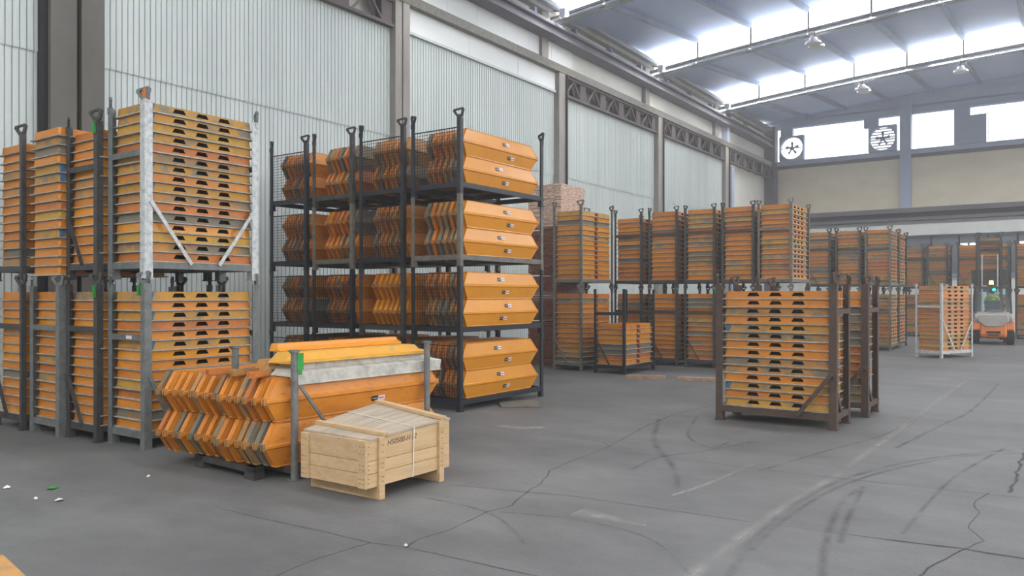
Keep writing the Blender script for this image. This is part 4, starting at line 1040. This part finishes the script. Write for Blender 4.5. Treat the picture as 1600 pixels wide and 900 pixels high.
# driver, seated, back to the camera
def person():
    t = empty('person', (FX, FY, 0), FA); tag(t, 'driver seated in the forklift cab, back turned, in a yellow-green jacket', 'person')
    me = bpy.data.meshes.new('body')
    V = [(0.60, 0, 1.36), (0.58, 0, 1.52), (0.62, 0, 1.70), (0.66, 0, 1.80), (0.69, 0, 1.87), (0.71, 0, 1.95),
         (0.64, 0.17, 1.72), (0.80, 0.24, 1.52), (1.02, 0.15, 1.55), (1.10, 0.14, 1.56),
         (0.64, -0.17, 1.72), (0.80, -0.24, 1.52), (1.02, -0.15, 1.55), (1.10, -0.14, 1.56),
         (0.68, 0.10, 1.34), (1.12, 0.13, 1.32), (1.22, 0.13, 0.95), (1.36, 0.13, 0.90),
         (0.68, -0.10, 1.34), (1.12, -0.13, 1.32), (1.22, -0.13, 0.95), (1.36, -0.13, 0.90)]
    E = [(0, 1), (1, 2), (2, 3), (3, 4), (4, 5), (3, 6), (6, 7), (7, 8), (8, 9), (3, 10), (10, 11), (11, 12), (12, 13), (0, 14), (14, 15), (15, 16), (16, 17), (0, 18), (18, 19), (19, 20), (20, 21)]
    Rr = [0.15, 0.15, 0.17, 0.08, 0.055, 0.10, 0.075, 0.05, 0.035, 0.03, 0.075, 0.05, 0.035, 0.03, 0.09, 0.065, 0.045, 0.04, 0.09, 0.065, 0.045, 0.04]
    for side in (0.14, -0.14):           # five fingers around the wheel rim on each hand
        b = len(V); w_ = 9 if side > 0 else 13
        for k in range(4):
            yy = side + (k - 1.5) * 0.019; V += [(1.145, yy, 1.575), (1.17, yy, 1.55)]; E += [(w_, b + 2 * k), (b + 2 * k, b + 2 * k + 1)]; Rr += [0.009, 0.008]
        V += [(1.12, side * 0.75, 1.55)]; E += [(w_, len(V) - 1)]; Rr += [0.01]
    me.from_pydata(V, E, [])
    o = put('body', me, t)
    sk = o.modifiers.new('skin', 'SKIN')
    for v, r_ in zip(me.skin_vertices[0].data, Rr): v.radius = (r_, r_)
    me.skin_vertices[0].data[2].radius = (0.12, 0.20); me.skin_vertices[0].data[0].use_root = True
    ss = o.modifiers.new('sub', 'SUBSURF'); ss.levels = 1; ss.render_levels = 1
    bpy.context.view_layer.update()
    m2 = bpy.data.meshes.new_from_object(o.evaluated_get(bpy.context.evaluated_depsgraph_get())); o.modifiers.clear(); o.data = m2
    m2.materials.clear()
    for m_ in ('skin', 'hivis', 'navy'): m2.materials.append(M[m_])
    for p in m2.polygons:
        c = p.center; p.use_smooth = True
        p.material_index = 0 if (c.z > 1.83 or c.x > 1.06 and c.z > 1.45) else (2 if c.z < 1.42 else 1)
    bm = bmesh.new(); bmesh.ops.create_uvsphere(bm, u_segments=16, v_segments=10, radius=0.108)
    for v in bm.verts: v.co.x -= 0.012; v.co.z *= 1.1
    me3 = bpy.data.meshes.new('hair'); bm.to_mesh(me3); bm.free(); me3.materials.append(M['hair'])
    put('hair', me3, t, (0.695, 0, 1.975))
person()

# ------------------------------------------------------------------ timber bundles beside the black racks
def bundle(z, h, m, label, seed):
    rnd = random.Random(seed); t = empty('timber_bundle', (16.8, 9.98 + 0.32, z)); tag(t, label, 'timber bundle', 'timber bundles behind the black racks')
    mb = MB(); n = int(h / 0.045)
    for k in range(n):
        y = 0
        while y < 1.0:
            w_ = rnd.choice((0.1, 0.16, 0.22)); e = rnd.uniform(-0.02, 0.02)
            mb.box(e, 1.2 + e, y, min(1.0, y + w_) - 0.006, 0.06 + k * 0.045, 0.06 + k * 0.045 + 0.038); y += w_
    mb.build('boards', M[m], t, fix=False)
    for x in (0.1, 0.6, 1.1):
        b = MB(); b.box(x - 0.04, x + 0.04, 0, 1.0, 0, 0.058); b.build('bearer', M['plank'], t)
bundle(0.0, 1.1, 'timber_red', 'red-brown timber bundle on the floor beside the front black stack', 1)
bundle(1.165, 1.1, 'timber_red', 'red-brown timber bundle second from the floor beside the black stack', 2)
bundle(2.33, 1.1, 'timber_red', 'dark timber bundle under the pale one, above the third rack level', 3)
bundle(3.50, 1.1, 'woodend', 'pale pinkish timber bundle on top of the darker bundles', 4)

# ------------------------------------------------------------------ small things on the floor
def plank(u0, v0, u1, v1, label):
    a, b = ground(u0, v0), ground(u1, v1); d = b - a; L = d.length
    mb = MB(); mb.box(0, L, 0, 0.10, 0, 0.075); mb.box(0.02, L - 0.03, 0.02, 0.11, 0.076, 0.085)
    o = mb.build('wooden_plank', M['plank'], loc=a, bevel=0.004); o.rotation_euler.z = math.atan2(d.y, d.x); tag(o, label, 'plank', 'planks on the floor')
plank(978, 592, 1040, 593, 'short wooden beam on the floor beside the half-filled black rack')
plank(1058, 595, 1119, 597, 'short wooden beam on the floor left of the rusty rack')
P = [ground(u, v) for u, v in ((778, 630), (783, 637), (846, 637), (838, 627))]
mb = MB()
P2 = [Vector((p.x, p.y, 0.03)) for p in P]; P1 = [Vector((p.x, p.y, 0.005)) for p in P]
mb.face(P2); mb.face(P1[::-1])
for k in range(4): mb.face([P1[k], P1[(k + 1) % 4], P2[(k + 1) % 4], P2[k]])
tag(mb.build('metal_plate', M['greysteel'], bevel=0.002), 'flat grey metal plate on the floor beside the front black stack', 'metal plate')
def scrap(u, v, s, m, label, seed):
    rnd = random.Random(seed); c = ground(u, v); bm = bmesh.new(); n = 7
    top = [bm.verts.new((math.cos(2 * math.pi * k / n) * s * rnd.uniform(.6, 1.1), math.sin(2 * math.pi * k / n) * s * rnd.uniform(.4, .8), rnd.uniform(0.004, 0.02))) for k in range(n)]
    ct = bm.verts.new((0, 0, 0.03)); cb = bm.verts.new((0, 0, 0.0045))
    for k in range(n): bm.faces.new((top[k], top[(k + 1) % n], ct)); bm.faces.new((top[(k + 1) % n], top[k], cb))
    me = bpy.data.meshes.new('scrap'); bm.to_mesh(me); bm.free(); me.materials.append(M[m])
    tag(put('paper_scrap' if m != 'green' else 'plastic_scrap', me, None, (c.x, c.y, 0.0), rnd.uniform(0, 3)), label, 'litter', 'litter on the floor at the left')
scrap(11, 763, 0.05, 'white', 'crumpled white paper scrap on the floor at the left edge', 1)
scrap(82, 764, 0.06, 'green', 'green plastic scrap on the floor below the left racks', 2)
scrap(92, 783, 0.05, 'strap', 'off-white paper scrap on the floor below the green one', 3)
scrap(55, 781, 0.03, 'strap', 'tiny pale scrap between the green and the off-white ones', 4)
scrap(232, 746, 0.025, 'strap', 'tiny pale scrap on the floor in front of the angled pile', 5)
scrap(634, 855, 0.02, 'strap', 'tiny pale chip lying on the floor crack below the crate', 6)

# ------------------------------------------------------------------ thin dust haze in the hall air
hm = bpy.data.materials.new('hall_haze'); hm.use_nodes = True; _n = hm.node_tree.nodes; _n.remove(_n['Principled BSDF'])
vs = _n.new('ShaderNodeVolumeScatter'); vs.inputs['Color'].default_value = (0.95, 0.97, 1.0, 1); vs.inputs['Density'].default_value = 0.0045; vs.inputs['Anisotropy'].default_value = 0.5
hm.node_tree.links.new(vs.outputs[0], _n['Material Output'].inputs['Volume'])
mb = MB(); mb.box(-14, XF + 2, -29, 16, -0.6, 14.5)
tag(mb.build('dust_haze', hm), 'thin pale dust haze filling the air of the whole hall', 'haze', kind='stuff')

# ------------------------------------------------------------------ the panels farther off, too many to keep apart
names = list(FIN); base_i = {f: i for i, f in enumerate(names)}
mb = MB()
for kind, f, Mx in STUFF:
    n0 = len(mb.m); mb.add(PM[kind][0], Mx)
    for i in range(n0, len(mb.m)): mb.m[i] = base_i[f] if mb.m[i] == 0 else len(names)
    n0 = len(mb.m); mb.add(PM[kind][1], Mx)
    for i in range(n0, len(mb.m)): mb.m[i] = len(names) + 1
o = mb.build('formwork_panels', [M[f] for f in names] + [M['inside_shade'], M['ply']], fix=False)
tag(o, 'far-off flat orange, worn and grey formwork panels stacked in the distant racks', 'formwork panels', kind='stuff')
print('individual panels', NP[0], 'stuff', len(STUFF))
